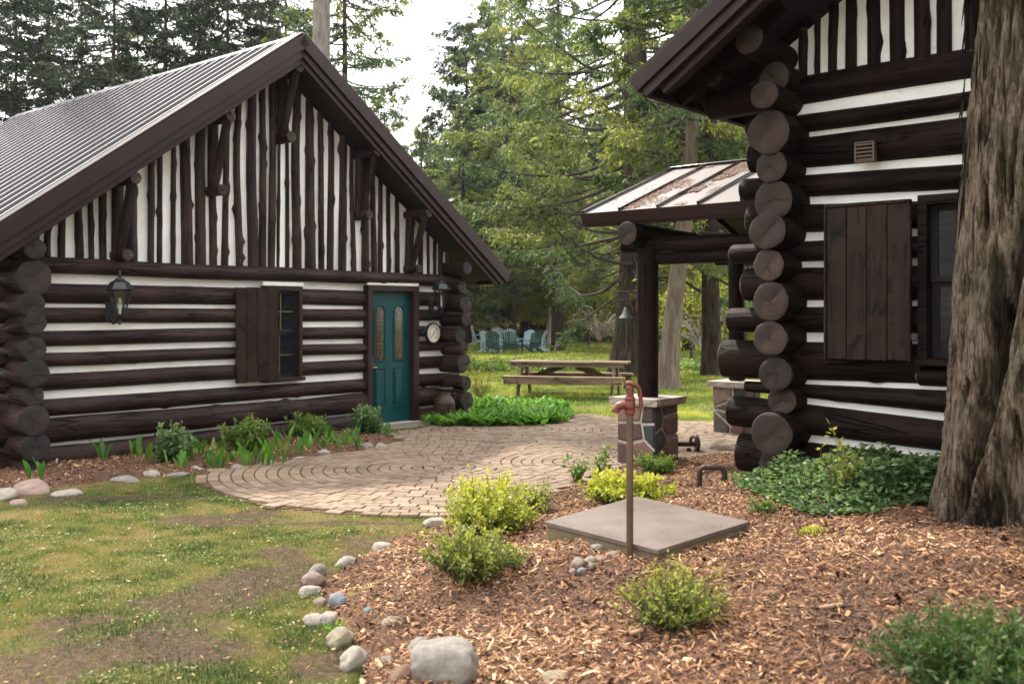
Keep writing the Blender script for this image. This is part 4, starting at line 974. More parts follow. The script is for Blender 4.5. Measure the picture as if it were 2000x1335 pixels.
# ================================================================= rocks
def rock_mesh(seed, k=3):
    import bmesh
    b = bmesh.new(); bmesh.ops.create_icosphere(b, subdivisions=k, radius=1)
    co = np.array([v.co[:] for v in b.verts]); n = fbm(co[:, 0] * 1.1 + seed * 5, co[:, 1] * 1.1, co[:, 2] * 1.1, seed, 4) - .5
    rs = np.random.RandomState(seed)
    co2 = co * (1 + .8 * n)[:, None]
    for _ in range(7 if k < 4 else 3):    # facets
        d = rs.normal(size=3); d /= np.linalg.norm(d); lim = rs.uniform(.6, .88); t = co2 @ d; m = t > lim; co2[m] -= np.outer((t[m] - lim) * .65, d)
    for v_, c in zip(b.verts, co2): v_.co = c
    me = bpy.data.meshes.new('rock'); b.to_mesh(me); b.free(); me.polygons.foreach_set('use_smooth', [True] * len(me.polygons)); return me
RM = {}
def rock(px, py, sx, sy, sz, kind, label, rz=0, sink=.40, group=None, seed=None, z=None, name='rock', cat='rock', big=False):
    s_ = seed if seed is not None else R.randrange(11); key = (s_, kind, big)
    if key not in RM:
        RM[key] = rock_mesh(s_ + 1, 4 if big else 3); RM[key].materials.append(M_rock[kind])
    p = G(px, py); o = ob(name, RM[key], None, (p.x, p.y, p.z + sz * (1 - 2 * sink) if z is None else z), (R.uniform(-.15, .15), R.uniform(-.15, .15), math.radians(rz)))
    o.scale = (sx, sy, sz); tag(o, label, cat, group); return o
gL = 'stones edging the bed along the left cabin'
rock(2, 975, .16, .12, .09, 'pale', 'pale stone cut by the left edge of the picture, first of the bed edging', 20, group=gL)
rock(60, 963, .19, .13, .11, 'pink', 'largest pinkish stone edging the bed by the left cabin corner', 10, group=gL, big=True)
rock(38, 984, .085, .06, .04, 'pink', 'small flat pink stone in the grass in front of the largest edging stone', 0, group=gL)
rock(134, 966, .16, .08, .05, 'pale', 'long low pale stone right of the largest pinkish edging stone', 8, group=gL)
rock(245, 940, .15, .10, .05, 'grey', 'flat grey stone alone at the lawn edge below the left lantern', 5, group=gL)
rock(296, 929, .11, .08, .055, 'pale', 'cream stone right of the flat grey edging stone', -10, group=gL)
rock(348, 929, .14, .06, .03, 'grey', 'thin sunken grey slab stone in front of the first leafy shrub', 0, group=gL)
rock(384, 920, .10, .07, .05, 'pale', 'pale rounded stone at the foot of the first leafy shrub', 0, group=gL)
rock(424, 920, .13, .05, .03, 'tan', 'low tan stone at the left tip of the brick patio', 0, group=gL)
rock(463, 916, .075, .06, .05, 'pale', 'small white stone just above the left tip of the brick patio', 0, group=gL)
rock(523, 906, .10, .06, .045, 'grey', 'grey speckled stone between lily shoots at the patio edge', 0, group=gL)
rock(553, 900, .07, .055, .045, 'pink', 'small pinkish stone right of the grey speckled edging stone', 0, group=gL)
rock(582, 897, .10, .05, .03, 'pale', 'thin pale stone lying flat along the patio edge below the second shrub', 0, group=gL)
rock(633, 888, .085, .065, .05, 'pale', 'rounded white stone beside the bright lily clump at the patio edge', 0, group=gL)
rock(716, 875, .115, .08, .06, 'grey', 'blue grey tilted stone at the patio edge left of the door step', -25, group=gL)
rock(745, 873, .08, .06, .05, 'pale', 'round cream stone right beside the blue grey tilted stone', 0, group=gL)
rock(772, 869, .09, .06, .04, 'grey', 'small grey stone third from the end of the edging by the door', 0, group=gL)
rock(800, 861, .08, .06, .035, 'tan', 'mossy tan stone last in the edging before the door step', 0, group=gL)
gR = 'stones edging the mulch mound'
rock(850, 1024, .10, .07, .05, 'pale', 'pale stone half hidden behind the golden shrub at the lawn corner', 20, group=gR)
rock(746, 1072, .085, .07, .055, 'pale', 'lone pale rounded stone at the upper lawn edge of the mulch mound', 30, group=gR)
rock(678, 1103, .075, .05, .045, 'pale', 'small pale stone half under mulch between the lone stone and the stacked three', 25, group=gR)
rock(622, 1120, .065, .05, .05, 'grey', 'grey stone at the top of the three leaning stones on the lawn edge', 35, group=gR)
rock(612, 1136, .085, .05, .05, 'pink', 'pinkish stone in the middle of the three leaning stones', 40, group=gR)
rock(606, 1160, .095, .05, .055, 'pale', 'long white stone lowest of the three leaning stones on the lawn edge', 50, group=gR)
rock(624, 1180, .045, .035, .04, 'tan', 'small tan stone just left of the blue grey cobble', 0, group=gR)
rock(659, 1176, .065, .05, .045, 'dark', 'blue grey rounded cobble in dark soil on the mound edge', 10, group=gR)
rock(617, 1216, .075, .05, .045, 'pale', 'pale stone touching the lawn left of the white oval stone', 25, group=gR)
rock(643, 1216, .055, .075, .055, 'pale', 'smooth white oval stone standing up on the mound edge', -20, group=gR)
rock(718, 1193, .03, .025, .022, 'dark', 'tiny dark pebble between the blue grey cobble and the half buried tan stone', 0, group=gR)
rock(768, 1222, .062, .06, .045, 'tan', 'half buried tan stone alone in the mulch above the egg shaped stone', 0, group=gR)
rock(664, 1256, .075, .085, .065, 'tan', 'rough brownish stone between the white oval and the smooth upright stone', -20, group=gR, big=True)
rock(690, 1298, .062, .088, .07, 'pale', 'smooth egg shaped cream stone at the lawn edge near the bottom', -25, group=gR, big=True)
rock(818, 1266, .045, .075, .05, 'grey', 'slim grey stone leaning just above the big boulder', -38, group=gR)
rock(756, 1298, .04, .045, .035, 'grey', 'small mossy grey stone between the cream egg stone and the big boulder', 0, group=gR)
rock(782, 1325, .06, .07, .05, 'brown', 'brown stone tucked against the left side of the big boulder', -30, group=gR)
rock(872, 1330, .165, .13, .12, 'grey', 'big grey boulder in the mulch at the bottom of the picture', -18, sink=.18, big=True, seed=3, cat='boulder', name='boulder')
rock(1090, 1336, .07, .06, .05, 'tan', 'buried tan stone cut by the bottom edge right of the big boulder', 0, sink=.4)
gP = 'pebbles beside the pump'
for (px, py, s_, k, lb) in ((1128, 1106, .05, 'tan', 'largest dark tan cobble of the pebble heap by the pump'), (1126, 1082, .04, 'brown', 'orange brown pebble at the top left of the heap by the pump'),
                            (1152, 1097, .034, 'pale', 'white pebble touching the largest cobble of the heap'), (1174, 1094, .03, 'pink', 'pinkish pebble at the right of the heap by the pump'),
                            (1137, 1118, .03, 'dark', 'blue grey pebble in front of the largest cobble of the heap'), (1156, 1108, .030, 'grey', 'grey pebble in the front row of the heap right of the blue one'),
                            (1119, 1119, .026, 'pink', 'small pink pebble at the front left foot of the heap'), (1166, 1074, .04, 'grey', 'flat grey pebble between the heap and the kerb of the cover'),
                            (1200, 1086, .036, 'pink', 'wide pinkish pebble between the heap and the pump pipe'), (1202, 1070, .028, 'pale', 'pale pebble close under the edge of the cover left of the pipe'),
                            (1241, 1075, .034, 'pale', 'pale pebble at the right foot of the pump pipe'), (1222, 1080, .022, 'tan', 'small tan pebble at the left foot of the pump pipe')):
    rock(px, py, s_ * 1.1, s_ * .85, s_ * .75, k, lb, R.uniform(0, 180), .25, gP, name='pebble', cat='pebble')
rock(1420, 880, .26, .17, .12, 'tan', 'rounded tan boulder against the corner of the right cabin', 0, big=True, seed=2, cat='boulder', name='boulder')
rock(1385, 872, .18, .10, .05, 'pale', 'flat pale stone on the patio beside the rounded tan boulder', 10)

# ================================================================= well cover, pump, pipe, scraper
def cover():
    L_, T, Rt, Fr = Vector((.22, 6.785, 0)), Vector((.965, 7.72, 0)), Vector((1.623, 6.785, 0)), Vector((.875, 5.96, 0))
    t = thing('well_cover', 'square grey brown well cover lying on a low kerb in the mulch', 'well cover', ((L_ + Rt) / 2).xy.to_3d())
    c = t.location; zt = .290
    q = [(p - c).xy for p in (L_, Fr, Rt, T)]
    MB().prism(list(reversed([(a.x, a.y) for a in q])), zt - .032, zt).build('cover_slab', M_slab, t, bevel=.005)
    qi = [(a * .975) for a in q]
    MB().prism(list(reversed([(a.x, a.y) for a in qi])), -.05, zt - .034).build('kerb', M_conc, t, bevel=.008)
cover()
def cover_litter():
    rs = np.random.RandomState(8); n = 900; a, b = rs.rand(n), rs.rand(n); L_, T, Fr = np.array((.22, 6.785)), np.array((.965, 7.72)), np.array((.875, 5.96)); p = L_ + a[:, None] * (T - L_) + b[:, None] * (Fr - L_); p = p[rs.rand(n) < .35 + .65 * (np.abs(a - .5) * 2) ** 3]; n = len(p)
    d = np.stack([*(lambda q: (np.cos(q), np.sin(q)))(rs.uniform(0, 6.28, n)), rs.normal(0, .12, n)], -1); V = leafquads(np.column_stack([p, np.full(n, .2955)]), d, rs.normal(size=(n, 3)) * .15 + [0, 0, 1], rs.uniform(.006, .028, n), rs.uniform(.002, .008, n))
    tag(ob('cover_litter', mesh_np('cover_litter', V, np.arange(len(V)).reshape(-1, 4), M_chip, None, False, dict(rnd=np.repeat(rs.rand(n) * .5, 4)))), 'dark leaf crumbs and needles lying on the well cover', 'litter', kind='stuff')
cover_litter()
def pump():
    x, y = .722, 6.10; zg = float(hgt(x, y)); t = thing('yard_pump', 'red yard pump head with spout on a tall brown pipe beside the cover', 'pump', (x, y, 0))
    MB().tube([(0, 0, zg - .1), (0, 0, 1.11)], .0215, 16).build('pipe', M_pipe, t, smooth=True)
    MB().lathe([(.024, 1.085), (.031, 1.09), (.031, 1.115), (.026, 1.12), (.034, 1.125), (.036, 1.15), (.030, 1.17), (.034, 1.175), (.034, 1.185), (.024, 1.20), (.022, 1.235), (.027, 1.245), (.015, 1.255)], 18).build('pump_head', M_red, t, smooth=True)
    MB().tube([(0, 0, 1.14), (-.045, -.005, 1.145), (-.075, -.008, 1.135), (-.088, -.01, 1.115)], [.027, .027, .026, .023], 12).lathe([(.027, -.006), (.027, .012)], 12, (-.088, -.01, 1.105)).build('spout', M_red, t, smooth=True)
    MB().box(-.014, .014, -.028, .028, 1.185, 1.255).build('yoke', M_red, t, bevel=.006)
    MB().tube([(-.032, 0, 1.268), (-.01, 0, 1.278), (.015, 0, 1.272), (.045, 0, 1.262), (.062, 0, 1.235), (.066, 0, 1.19), (.068, 0, 1.14), (.06, -.005, 1.108)], [.010, .014, .016, .015, .014, .013, .013, .010], 10).build('lever', M_red, t, smooth=True)
    MB().tube([(.018, 0, 1.20), (.018, 0, 1.26)], .006, 8).tube([(-.03, 0, 1.245), (-.03, 0, 1.285)], .008, 8).build('link_bolt', M_rust, t)
pump()
def upipe():
    a, b = G(1366, 952), G(1404, 955); t = thing('vent_pipe', 'rusty upside-down U vent pipe rising from the mulch', 'pipe', (a.x, a.y, a.z)); d = Vector((.215, -.03, 0))
    h_ = .185; r = .024; P = [Vector((0, 0, -.05)), Vector((0, 0, h_ - .04)), Vector((0, 0, h_ - .015)) + d * .06, Vector((0, 0, h_)) + d * .2, Vector((0, 0, h_)) + d * .8, Vector((0, 0, h_ - .015)) + d * .94, Vector((0, 0, h_ - .04)) + d, Vector((0, 0, -.05)) + d]
    MB().tube(P, r, 14).build('pipe_bend', M_rust, t, smooth=True)
    for k in (.22, .62, .80): MB().tube([P[3] + (P[4] - P[3]) * (k - .2), P[3] + (P[4] - P[3]) * (k - .12)], r * 1.22, 14).build('coupling', M_rust, t, smooth=True)
    MB().tube([Vector((0, 0, .07)) + d, Vector((0, 0, .10)) + d], r * 1.22, 14).build('coupling', M_rust, t)
upipe()
def scraper():
    p = G(1342, 884); t = thing('iron_axle', 'old rusty iron axle with hub wheels standing behind the stone pier', 'iron axle', (p.x, p.y, p.z))
    MB().tube([(-.17, 0, .11), (.14, 0, .11)], .030, 12).build('axle', M_rust, t, smooth=True)
    for x, r in ((-.15, .085), (.125, .105)):
        MB().lathe([(r * .3, -.03), (r * .6, -.028), (r, -.014), (r, .014), (r * .6, .02), (r * .3, .035)], 18, (x, 0, .11), 0, 'X').build('hub', M_rust, t, smooth=True)
    MB().box(-.16, -.12, -.05, .05, -.02, .04).box(.09, .15, -.05, .05, -.02, .04).lathe([(.02, 0), (.03, .03), (.03, .06), (.015, .075)], 10, (.02, 0, -.01)).build('feet', M_rust, t, bevel=.006)
    MB().tube([(.04, 0, .14), (.05, 0, .19), (.09, 0, .2)], .02, 8).build('lug', M_rust, t, smooth=True)
scraper()

# ================================================================= foliage machinery
def rndunit(n):
    v_ = NR.normal(size=(n, 3)); return v_ / np.linalg.norm(v_, axis=1)[:, None]
def tubes_np(paths, radii, ns=5):
    """paths: list of (k,3) arrays"""
    Vs = []; Fs = []; n0 = 0; a = np.linspace(0, 2 * np.pi, ns, endpoint=False)
    for P, r in zip(paths, radii):
        k = len(P); T = np.gradient(P, axis=0); T /= np.linalg.norm(T, axis=1)[:, None] + 1e-9
        up = np.where(np.abs(T[:, 2:3]) > .9, np.array([[1., 0, 0]]), np.array([[0, 0, 1.]])); B = np.cross(T, up); B /= np.linalg.norm(B, axis=1)[:, None] + 1e-9; N = np.cross(B, T)
        rr = np.asarray(r)[:, None, None]
        V = P[:, None, :] + rr * (B[:, None, :] * np.cos(a)[None, :, None] + N[:, None, :] * np.sin(a)[None, :, None])
        Vs.append(V.reshape(-1, 3)); i, j = np.meshgrid(np.arange(k - 1), np.arange(ns), indexing='ij'); j2 = (j + 1) % ns
        Fs.append((n0 + np.stack([i * ns + j, i * ns + j2, (i + 1) * ns + j2, (i + 1) * ns + j], -1)).reshape(-1, 4)); n0 += k * ns
    return np.vstack(Vs), np.vstack(Fs)
def conifer(H, z0, rmax, nb, tw, nl, leaf, seed, prof=.7, droop=.35, lift=.28, lmat=None, gap=.0, smin=.12, thin=1.0, sep=False, one_sided=False):
    global NR; keep = NR; NR = np.random.RandomState(seed)
    paths = []; rad = []; LV = []; LR = []
    for b in range(nb):
        v_ = ((b + NR.rand()) / nb); z = z0 + (H - z0) * v_; az = NR.uniform(0, 2 * np.pi)
        if one_sided and abs(math.remainder(az + math.pi / 2, 2 * math.pi)) < .75 and NR.rand() < .9: az += math.pi * .6
        pf = (1 - v_) ** prof * (.75 + .25 * min(1, v_ / .15)); L = max(.35, rmax * pf * NR.uniform(.65, 1.12))
        s = np.linspace(0, 1, 9); jl = np.cumsum(NR.normal(0, .10, 9)) * L * .3
        dr = droop * NR.uniform(.3, 1.6); lf = lift * NR.uniform(.1, 2.0)
        d = np.array([math.cos(az), math.sin(az)]); pd = np.array([-d[1], d[0]])
        P = np.zeros((9, 3)); P[:, :2] = d * (L * s)[:, None] + pd * jl[:, None]; P[:, 2] = z + L * (-dr * s + lf * s * s) 
        paths.append(P); rad.append((.010 + .011 * L) * (1 - s) ** .8 * thin + .004)
        shade = NR.uniform(0, 1)
        n = int(tw * L) + 3; st = NR.uniform(smin, 1, n) ** .75; idx = st * 8; i0 = np.minimum(idx.astype(int), 7); fr = (idx - i0)[:, None]
        B0 = P[i0] * (1 - fr) + P[i0 + 1] * fr
        side = NR.choice([-1, 1], n); an = az + side * NR.uniform(.35, 1.25, n); tl = NR.uniform(.22, .62, n) * (1.15 - .6 * st) * min(1.5, .5 + L * .25)
        td = np.stack([np.cos(an), np.sin(an), -NR.uniform(.05, .8, n)], -1); td /= np.linalg.norm(td, axis=1)[:, None]
        k = np.tile(np.linspace(.05, 1, nl), n); T = np.repeat(np.arange(n), nl)
        base = B0[T] + td[T] * (tl[T] * k)[:, None] + np.stack([0 * k, 0 * k, -.18 * tl[T] * k * k], -1) + NR.normal(0, .025, (n * nl, 3))
        dd = td[T] * .8 + rndunit(n * nl) * .75 + np.array([0, 0, -.25]); dd /= np.linalg.norm(dd, axis=1)[:, None]
        nn = np.array([0, 0, 1.]) + rndunit(n * nl) * .8
        m = NR.rand(n * nl) > gap
        LL = leaf[0] * NR.uniform(.6, 1.3, n * nl); WW = leaf[1] * NR.uniform(.6, 1.3, n * nl)
        LV.append(leafquads(base[m], dd[m], nn[m], LL[m], WW[m])); LR.append(np.repeat(np.clip(.55 * shade + .45 * NR.rand(m.sum()), 0, 1), 4))
    V1, F1 = tubes_np(paths, rad); V2 = np.vstack(LV); F2 = np.arange(len(V2)).reshape(-1, 4)
    NR = keep
    if sep: return (V1, F1), (V2, F2, np.concatenate(LR)), (paths, rad)
    V = np.vstack([V1, V2]); Fc = np.vstack([F1, F2 + len(V1)]); mi = np.concatenate([np.zeros(len(F1), int), np.ones(len(F2), int)])
    return mesh_np('crown', V, Fc, [M_limb, lmat], mi, False, dict(rnd=np.concatenate([np.zeros(len(V1)), np.concatenate(LR)])))
def trunk_mesh(H, r0, seed, mat, ns=18, nz=40, flare=.5, bend=(0, 0), lob=.10, rt=.25):
    z = np.linspace(0, 1, nz) ** 1.4 * H; a = np.linspace(0, 2 * np.pi, ns, endpoint=False); Z, A = np.meshgrid(z, a, indexing='ij')
    r = r0 * (1 - (1 - rt) * Z / H) * (1 + flare * np.exp(-Z / (r0 * 1.6))) * (1 + lob * (np.cos(5 * A + seed) * np.exp(-Z / (r0 * 3)) + 1.3 * (fbm(np.cos(A) * 1.5, np.sin(A) * 1.5, Z * .8, seed) - .5)))
    bx = bend[0] * np.sin(np.pi * Z / H) ** 2 + .12 * (vn(Z * .25, seed, 0, 2) - .5) * np.minimum(1, Z); by = bend[1] * np.sin(np.pi * Z / H)
    V = np.stack([bx + r * np.cos(A), by + r * np.sin(A), Z - .15], -1).reshape(-1, 3)
    i, j = np.meshgrid(np.arange(nz - 1), np.arange(ns), indexing='ij'); j2 = (j + 1) % ns
    return mesh_np('trunk', V, np.stack([i * ns + j, i * ns + j2, (i + 1) * ns + j2, (i + 1) * ns + j], -1).reshape(-1, 4), mat, None, True)
def tree(label, px, Y, crown, trunk, sc=1.0, rz=0, group=None, tilt=(0, 0), name='conifer_tree', cat='tree', czs=1.0):
    x = (px - 1000) / F * Y; t = thing(name, label, cat, (x, Y, float(hgt(x, Y))), math.radians(rz), group)
    t.rotation_euler = (tilt[0], tilt[1], math.radians(rz)); t.scale = (sc, sc, sc * czs)
    trunk = T_s if crown is C_cd[1] else (T_f if crown in C_far else trunk)
    ob('trunk', trunk, t); ob('crown', crown, t); return t
C_dk = [conifer(20, 2.2, 3.6, 160, 13, 10, (.17, .062), 31, .22, .30, .22, L_drk, .1), conifer(20, 3.2, 3.2, 160, 13, 10, (.17, .062), 32, .20, .45, .2, L_drk, .1)]
C_cd = [conifer(19, 2.4, 3.8, 150, 12, 10, (.16, .058), 33, .25, .45, .42, L_ced, .1), conifer(14, 1.6, 3.6, 130, 13, 10, (.16, .058), 34, .55, .4, .3, L_ced, .1)]
C_far = [conifer(17, 2.6, 4.0, 120, 9, 9, (.30, .11), 35, .45, .4, .2, L_ced, .1), conifer(16, 2.2, 4.0, 120, 9, 9, (.30, .11), 36, .4, .35, .25, L_yel, .1), conifer(17, 3.0, 3.6, 120, 9, 9, (.30, .11), 37, .5, .45, .15, L_drk, .1)]
T_a = trunk_mesh(19, .20, 1, M_limb, rt=.15); T_b = trunk_mesh(18, .27, 2, M_bark, rt=.12); T_s = trunk_mesh(13.4, .24, 21, M_bark, rt=.08); T_f = trunk_mesh(15.5, .27, 22, M_bark, rt=.08); T_g = trunk_mesh(16, .24, 3, M_barkg, rt=.7, flare=.2)
T_bi = trunk_mesh(13, .12, 4, M_birch, rt=.3, flare=.2)

# dark conifers behind the left cabin
gB = 'dark conifers behind the left cabin'
for (px, Y, k, sc, rz, tk, lb) in ((-15, 43, 0, .98, 10, 0, 'dark conifer cut by the left edge behind the cabin roof'), (95, 44, 1, 1.0, 80, 0, 'second dark conifer from the left behind the ribbed roof'),
        (222, 40, 1, .93, 150, 0, 'dark conifer with slim bare trunk above the left part of the ribbed roof'), (325, 41, 0, .95, 220, 1, 'dark conifer with thick trunk above the middle of the ribbed roof'),
        (445, 42, 1, .98, 300, 0, 'dark conifer above the roof halfway between middle and peak'), (560, 43, 0, .95, 40, 0, 'conifer just left of the grey bare trunk above the roof peak'),
        (160, 49, 0, 1.0, 110, 0, 'dark conifer further back between the two slim trunks at the left'), (390, 50, 1, 1.05, 10, 0, 'dark conifer further back, right of the thick trunk above the roof'),
        (30, 50, 1, 1.0, 200, 0, 'dark conifer further back behind the far end of the ribbed roof'), (510, 50, 1, 1.0, 20, 1, 'dark conifer further back, left of the roof peak')):
    tree(lb, px, Y, C_dk[k], (T_a, T_b)[tk], sc, rz, gB, czs=.95)
for (px, Y, k, sc, rz) in ((-60, 57, 1, .95, 15), (270, 57, 0, 1.0, 195), (620, 54, 1, 1.0, 5)):
    tree('tall green conifer in the second row behind the left cabin roof', px, Y, C_cd[k], T_b, sc, rz, 'second row of conifers behind the left cabin')
t = thing('pine_tree', 'tall pine with bare grey trunk rising right behind the left cabin peak', 'tree', ((625 - 1000) / F * 23, 23, 0)); ob('trunk', T_g, t)
o = ob('crown', conifer(18, 11.5, 2.2, 40, 14, 9, (.2, .08), 44, .6, .2, .2, L_drk), t)
tree('light green cedar to the right of the left cabin peak', 672, 37, C_cd[0], T_b, .92, 60, None)
tree('broad green cedar behind the slope just below the left cabin peak', 752, 42, C_cd[1], T_b, .80, 30, None)
tree('wide green cedar filling the gap above the middle of the right roof slope', 822, 48, C_cd[1], T_b, .78, 150, None)
tree('green cedar right of the sky gap above the left cabin eave', 905, 50, C_cd[1], T_b, .88, 70, None)
tree('broad olive cedar above the right end of the left cabin roof', 1000, 52, C_cd[0], T_b, 1.0, 230, None)
tree('tall hazy pine in the bright gap between the cabins', 935, 62, C_far[0], T_b, 1.25, 30, None)
tree('short distant tree tip in the bright sky gap', 848, 70, C_far[2], T_a, .95, 30, None)
tree('green cedar left of the big cedar, boughs reaching the sky gap', 1090, 47, C_cd[0], T_b, 1.05, 120, None)
tree('yellow green cedar between the big cedar and the hazy pine, far back', 1045, 60, C_far[1], T_b, 1.15, 210, None)
tree('cedar behind the big cedar filling the space right of its trunk', 1345, 46, C_cd[1], T_b, 1.05, 250, None)
tree('yellow green tree far behind the right side of the big cedar', 1290, 60, C_far[1], T_b, 1.05, 250, None)
tree('cedar behind the porch roof and the right cabin eave', 1450, 44, C_cd[1], T_b, .95, 20, None)
# unseen trees behind the camera, added to darken reflections and cut fill light
for k, (x, y) in enumerate([(-16, -9), (-10, -15), (-3, -18), (5, -17), (12, -13), (18, -7), (22, 2), (-20, -2), (0, -26), (-13, -24), (11, -23), (-24, 7)]):
    t = tree('dark conifer out of view on the near side of the yard, added to dim reflections', 1000, 1, C_dk[k % 2], T_b, .9, k * 47, 'unseen trees around the near side of the yard'); t.location = (x, y, float(hgt(x, y)))
# wooded edge beyond the lawn
gE = 'trees at the wooded edge beyond the lawn'
kk = 0
for row, (Y0, n, st) in enumerate(((66, 18, 0), (72, 16, .5), (80, 15, .2), (93, 14, .7))):
    for i in range(n):
        px = 560 + (i + st) * 1060 / n + R.uniform(-20, 20); Y = Y0 + R.uniform(-2, 2)
        if 780 < px < 905 and row > 1: continue
        c = C_far[(kk * 2 + row) % 3]; sc = (R.uniform(.75, 1.0) if row < 2 else R.uniform(.9, 1.15))
        if 700 < px < 925: sc *= .62
        tree(('dusky green tree', 'yellow green tree', 'dark blue green tree')[C_far.index(c)] + (' in the front row', ' in the second row', ' deep inside', ' farthest back')[row] + ' of the wooded edge beyond the lawn', px, Y, c, (T_a, T_b)[kk % 2], sc, R.uniform(0, 360), gE); kk += 1
for (px, Y, lb) in ((912, 58, 'dark trunk beside the log ends of the left cabin beyond the lawn'), (985, 60, 'dark conifer trunk standing just behind the pale blue chairs'), (1023, 60, 'thin dark trunk right of the back chairs at the wood edge')):
    tree(lb, px, Y, C_dk[0], T_b, .95, px, 'dark trees close behind the chairs')
for (px, Y, lb) in ((1072, 55, 'brownish birch left of the white birch pair beyond the lawn'), (1088, 57, 'whitest birch trunk beyond the lawn right of the chairs'), (1079, 60, 'slim birch behind the whitest birch beyond the lawn')):
    t = thing('birch_tree', lb, 'tree', ((px - 1000) / F * Y, Y, float(hgt((px - 1000) / F * Y, Y)))); ob('trunk', T_bi, t); o = ob('crown', C_far[1], t); o.scale = (.5, .5, .75)

# the big cedar
def big_cedar():
    Y = 27.0; x = (1232 - 1000) / F * Y; t = thing('cedar_tree', 'big cedar with long drooping boughs between the two cabins', 'tree', (x, Y, 0))
    ob('trunk', trunk_mesh(14, .44, 9, M_bark, 28, 60, .55, (.12, 0), .12, .55), t)
    (V1, F1), (V2, F2, lr), (paths, rad) = conifer(13.5, 2.6, 5.6, 100, 15, 12, (.13, .046), 91, .30, .42, .40, L_ced, .05, smin=.38, one_sided=True, sep=True, thin=.85)
    for P, r in list(zip(paths, rad)):
        v, f = tubes_np([P], [r], 6); ob('limb', mesh_np('limb', v, f, M_limb, None, True), t)
    ob('crown', mesh_np('crown', V2, F2, L_ced, None, False, dict(rnd=lr)), t)
    # lower dead curved twigs
    ps = []; rd = []
    for k in range(46):
        az = R.uniform(0, 2 * math.pi); L = R.uniform(1.2, 3.4); z = R.uniform(1.9, 4.2); s = np.linspace(0, 1, 9)
        P = np.stack([np.cos(az + s * R.uniform(-.4, .4)) * L * s, np.sin(az) * L * s, z - .55 * L * s + .45 * L * s ** 2 * R.uniform(.3, 1.2)], -1); ps.append(P); rd.append(.016 * (1 - s) + .004)
    v, f = tubes_np(ps, rd, 4); tag(ob('dead_twigs', mesh_np('dead_twigs', v, f, M_limb, None, False), t), kind='stuff')
big_cedar()
def leaning():
    Y = 22.6; x = (1305 - 1000) / F * Y; t = thing('cedar_tree', 'smooth pale trunked cedar leaning slightly, just right of the porch post', 'tree', (x, Y, 0)); t.rotation_euler = (0, math.radians(2.6), 0)
    ob('trunk', trunk_mesh(13, .225, 12, bark('pale_bark', (.075, .055, .040), (.13, .10, .075), (.20, .165, .13), (5, 5, .8)), 22, 40, .55, (.25, 0), .08, .35), t)
    ob('crown', conifer(14, 4.6, 3.0, 100, 17, 11, (.15, .055), 93, .5, .4, .3, L_ced, .1), t)
    Y = 27.3; x = (1390 - 1000) / F * Y; t = thing('cedar_tree', 'cedar with dark furrowed bark between the leaning trunk and the right cabin', 'tree', (x, Y, 0))
    ob('trunk', trunk_mesh(14, .27, 13, M_bark, 24, 40, .45, (0, 0), .12, .35), t); ob('crown', conifer(15, 3.1, 3.4, 110, 17, 11, (.16, .06), 94, .5, .45, .3, L_ced, .1), t)
leaning()
# broadleaved young tree, back-lit
def broadleaf(label, px, Y, H, rr, n, seed, mat, leaf=(.13, .09), z0=1.0, name='young_tree', stems=5):
    rs = np.random.RandomState(seed); x = (px - 1000) / F * Y; t = thing(name, label, 'tree', (x, Y, float(hgt(x, Y))))
    paths = []; rad = []; tips = []
    for k in range(stems * 6):
        az = rs.uniform(0, 2 * np.pi); L = rs.uniform(.4, 1) * rr; h0 = rs.uniform(z0 * .6, H * .7); s = np.linspace(0, 1, 8); up = rs.uniform(.3, 1.2)
        P = np.stack([np.cos(az) * L * s, np.sin(az) * L * s, h0 + up * L * s - .2 * L * s * s], -1) + np.cumsum(rs.normal(0, .04, (8, 3)), 0); paths.append(P); rad.append(.02 * (1 - s) + .004); tips.append(P)
    tr = np.stack([0 * np.linspace(0, 1, 8), 0 * np.linspace(0, 1, 8), np.linspace(-.1, H * .8, 8)], -1)
    v, f = tubes_np([tr], [np.linspace(.06, .02, 8)], 8); ob('trunk', mesh_np('trunk', v, f, M_limb, None, True), t)
    T = np.array(tips); i = rs.randint(0, len(T), n); j = rs.randint(2, 8, n); B = T[i, j] + rs.normal(0, .22, (n, 3))
    d = rs.normal(size=(n, 3)); d[:, 2] -= .3; d /= np.linalg.norm(d, axis=1)[:, None]; nn = rs.normal(size=(n, 3)) * .7 + [0, 0, 1]
    leaf = (leaf[0] * Y / 42, leaf[1] * Y / 42); V2 = leafquads(B, d, nn, leaf[0] * rs.uniform(.6, 1.3, n), leaf[1] * rs.uniform(.6, 1.3, n)); v, f = tubes_np(paths, rad, 4)
    V = np.vstack([v, V2]); F2 = np.arange(len(V2)).reshape(-1, 4) + len(v)
    ob('crown', mesh_np('crown', V, np.vstack([f, F2]), [M_limb, mat], np.concatenate([np.zeros(len(f), int), np.ones(len(F2), int)]), False, dict(rnd=np.concatenate([np.zeros(len(v)), np.repeat(rs.rand(n), 4)]))), t)
for a in (('bright yellow green young tree behind the porch post', 1290, 40, 6.0, 2.0, 9000, 1), ('yellow green young tree between the pale leaning trunk and the furrowed cedar', 1350, 36, 4.6, 1.6, 6000, 2),
          ('sunlit young tree left of the big cedar trunk', 1150, 54, 9.5, 3.0, 12000, 3), ('yellow green tree seen under the porch roof', 1450, 38, 6.0, 2.2, 8000, 4),
          ('sunlit young tree above the chairs beside the left cabin eave', 1000, 62, 11., 3.4, 11000, 5), ('sunlit leafy tree right of the left cabin eave', 935, 61, 10., 3.0, 10000, 6)):
    broadleaf(a[0], a[1], a[2], a[3], a[4], a[5], a[6], L_yel)

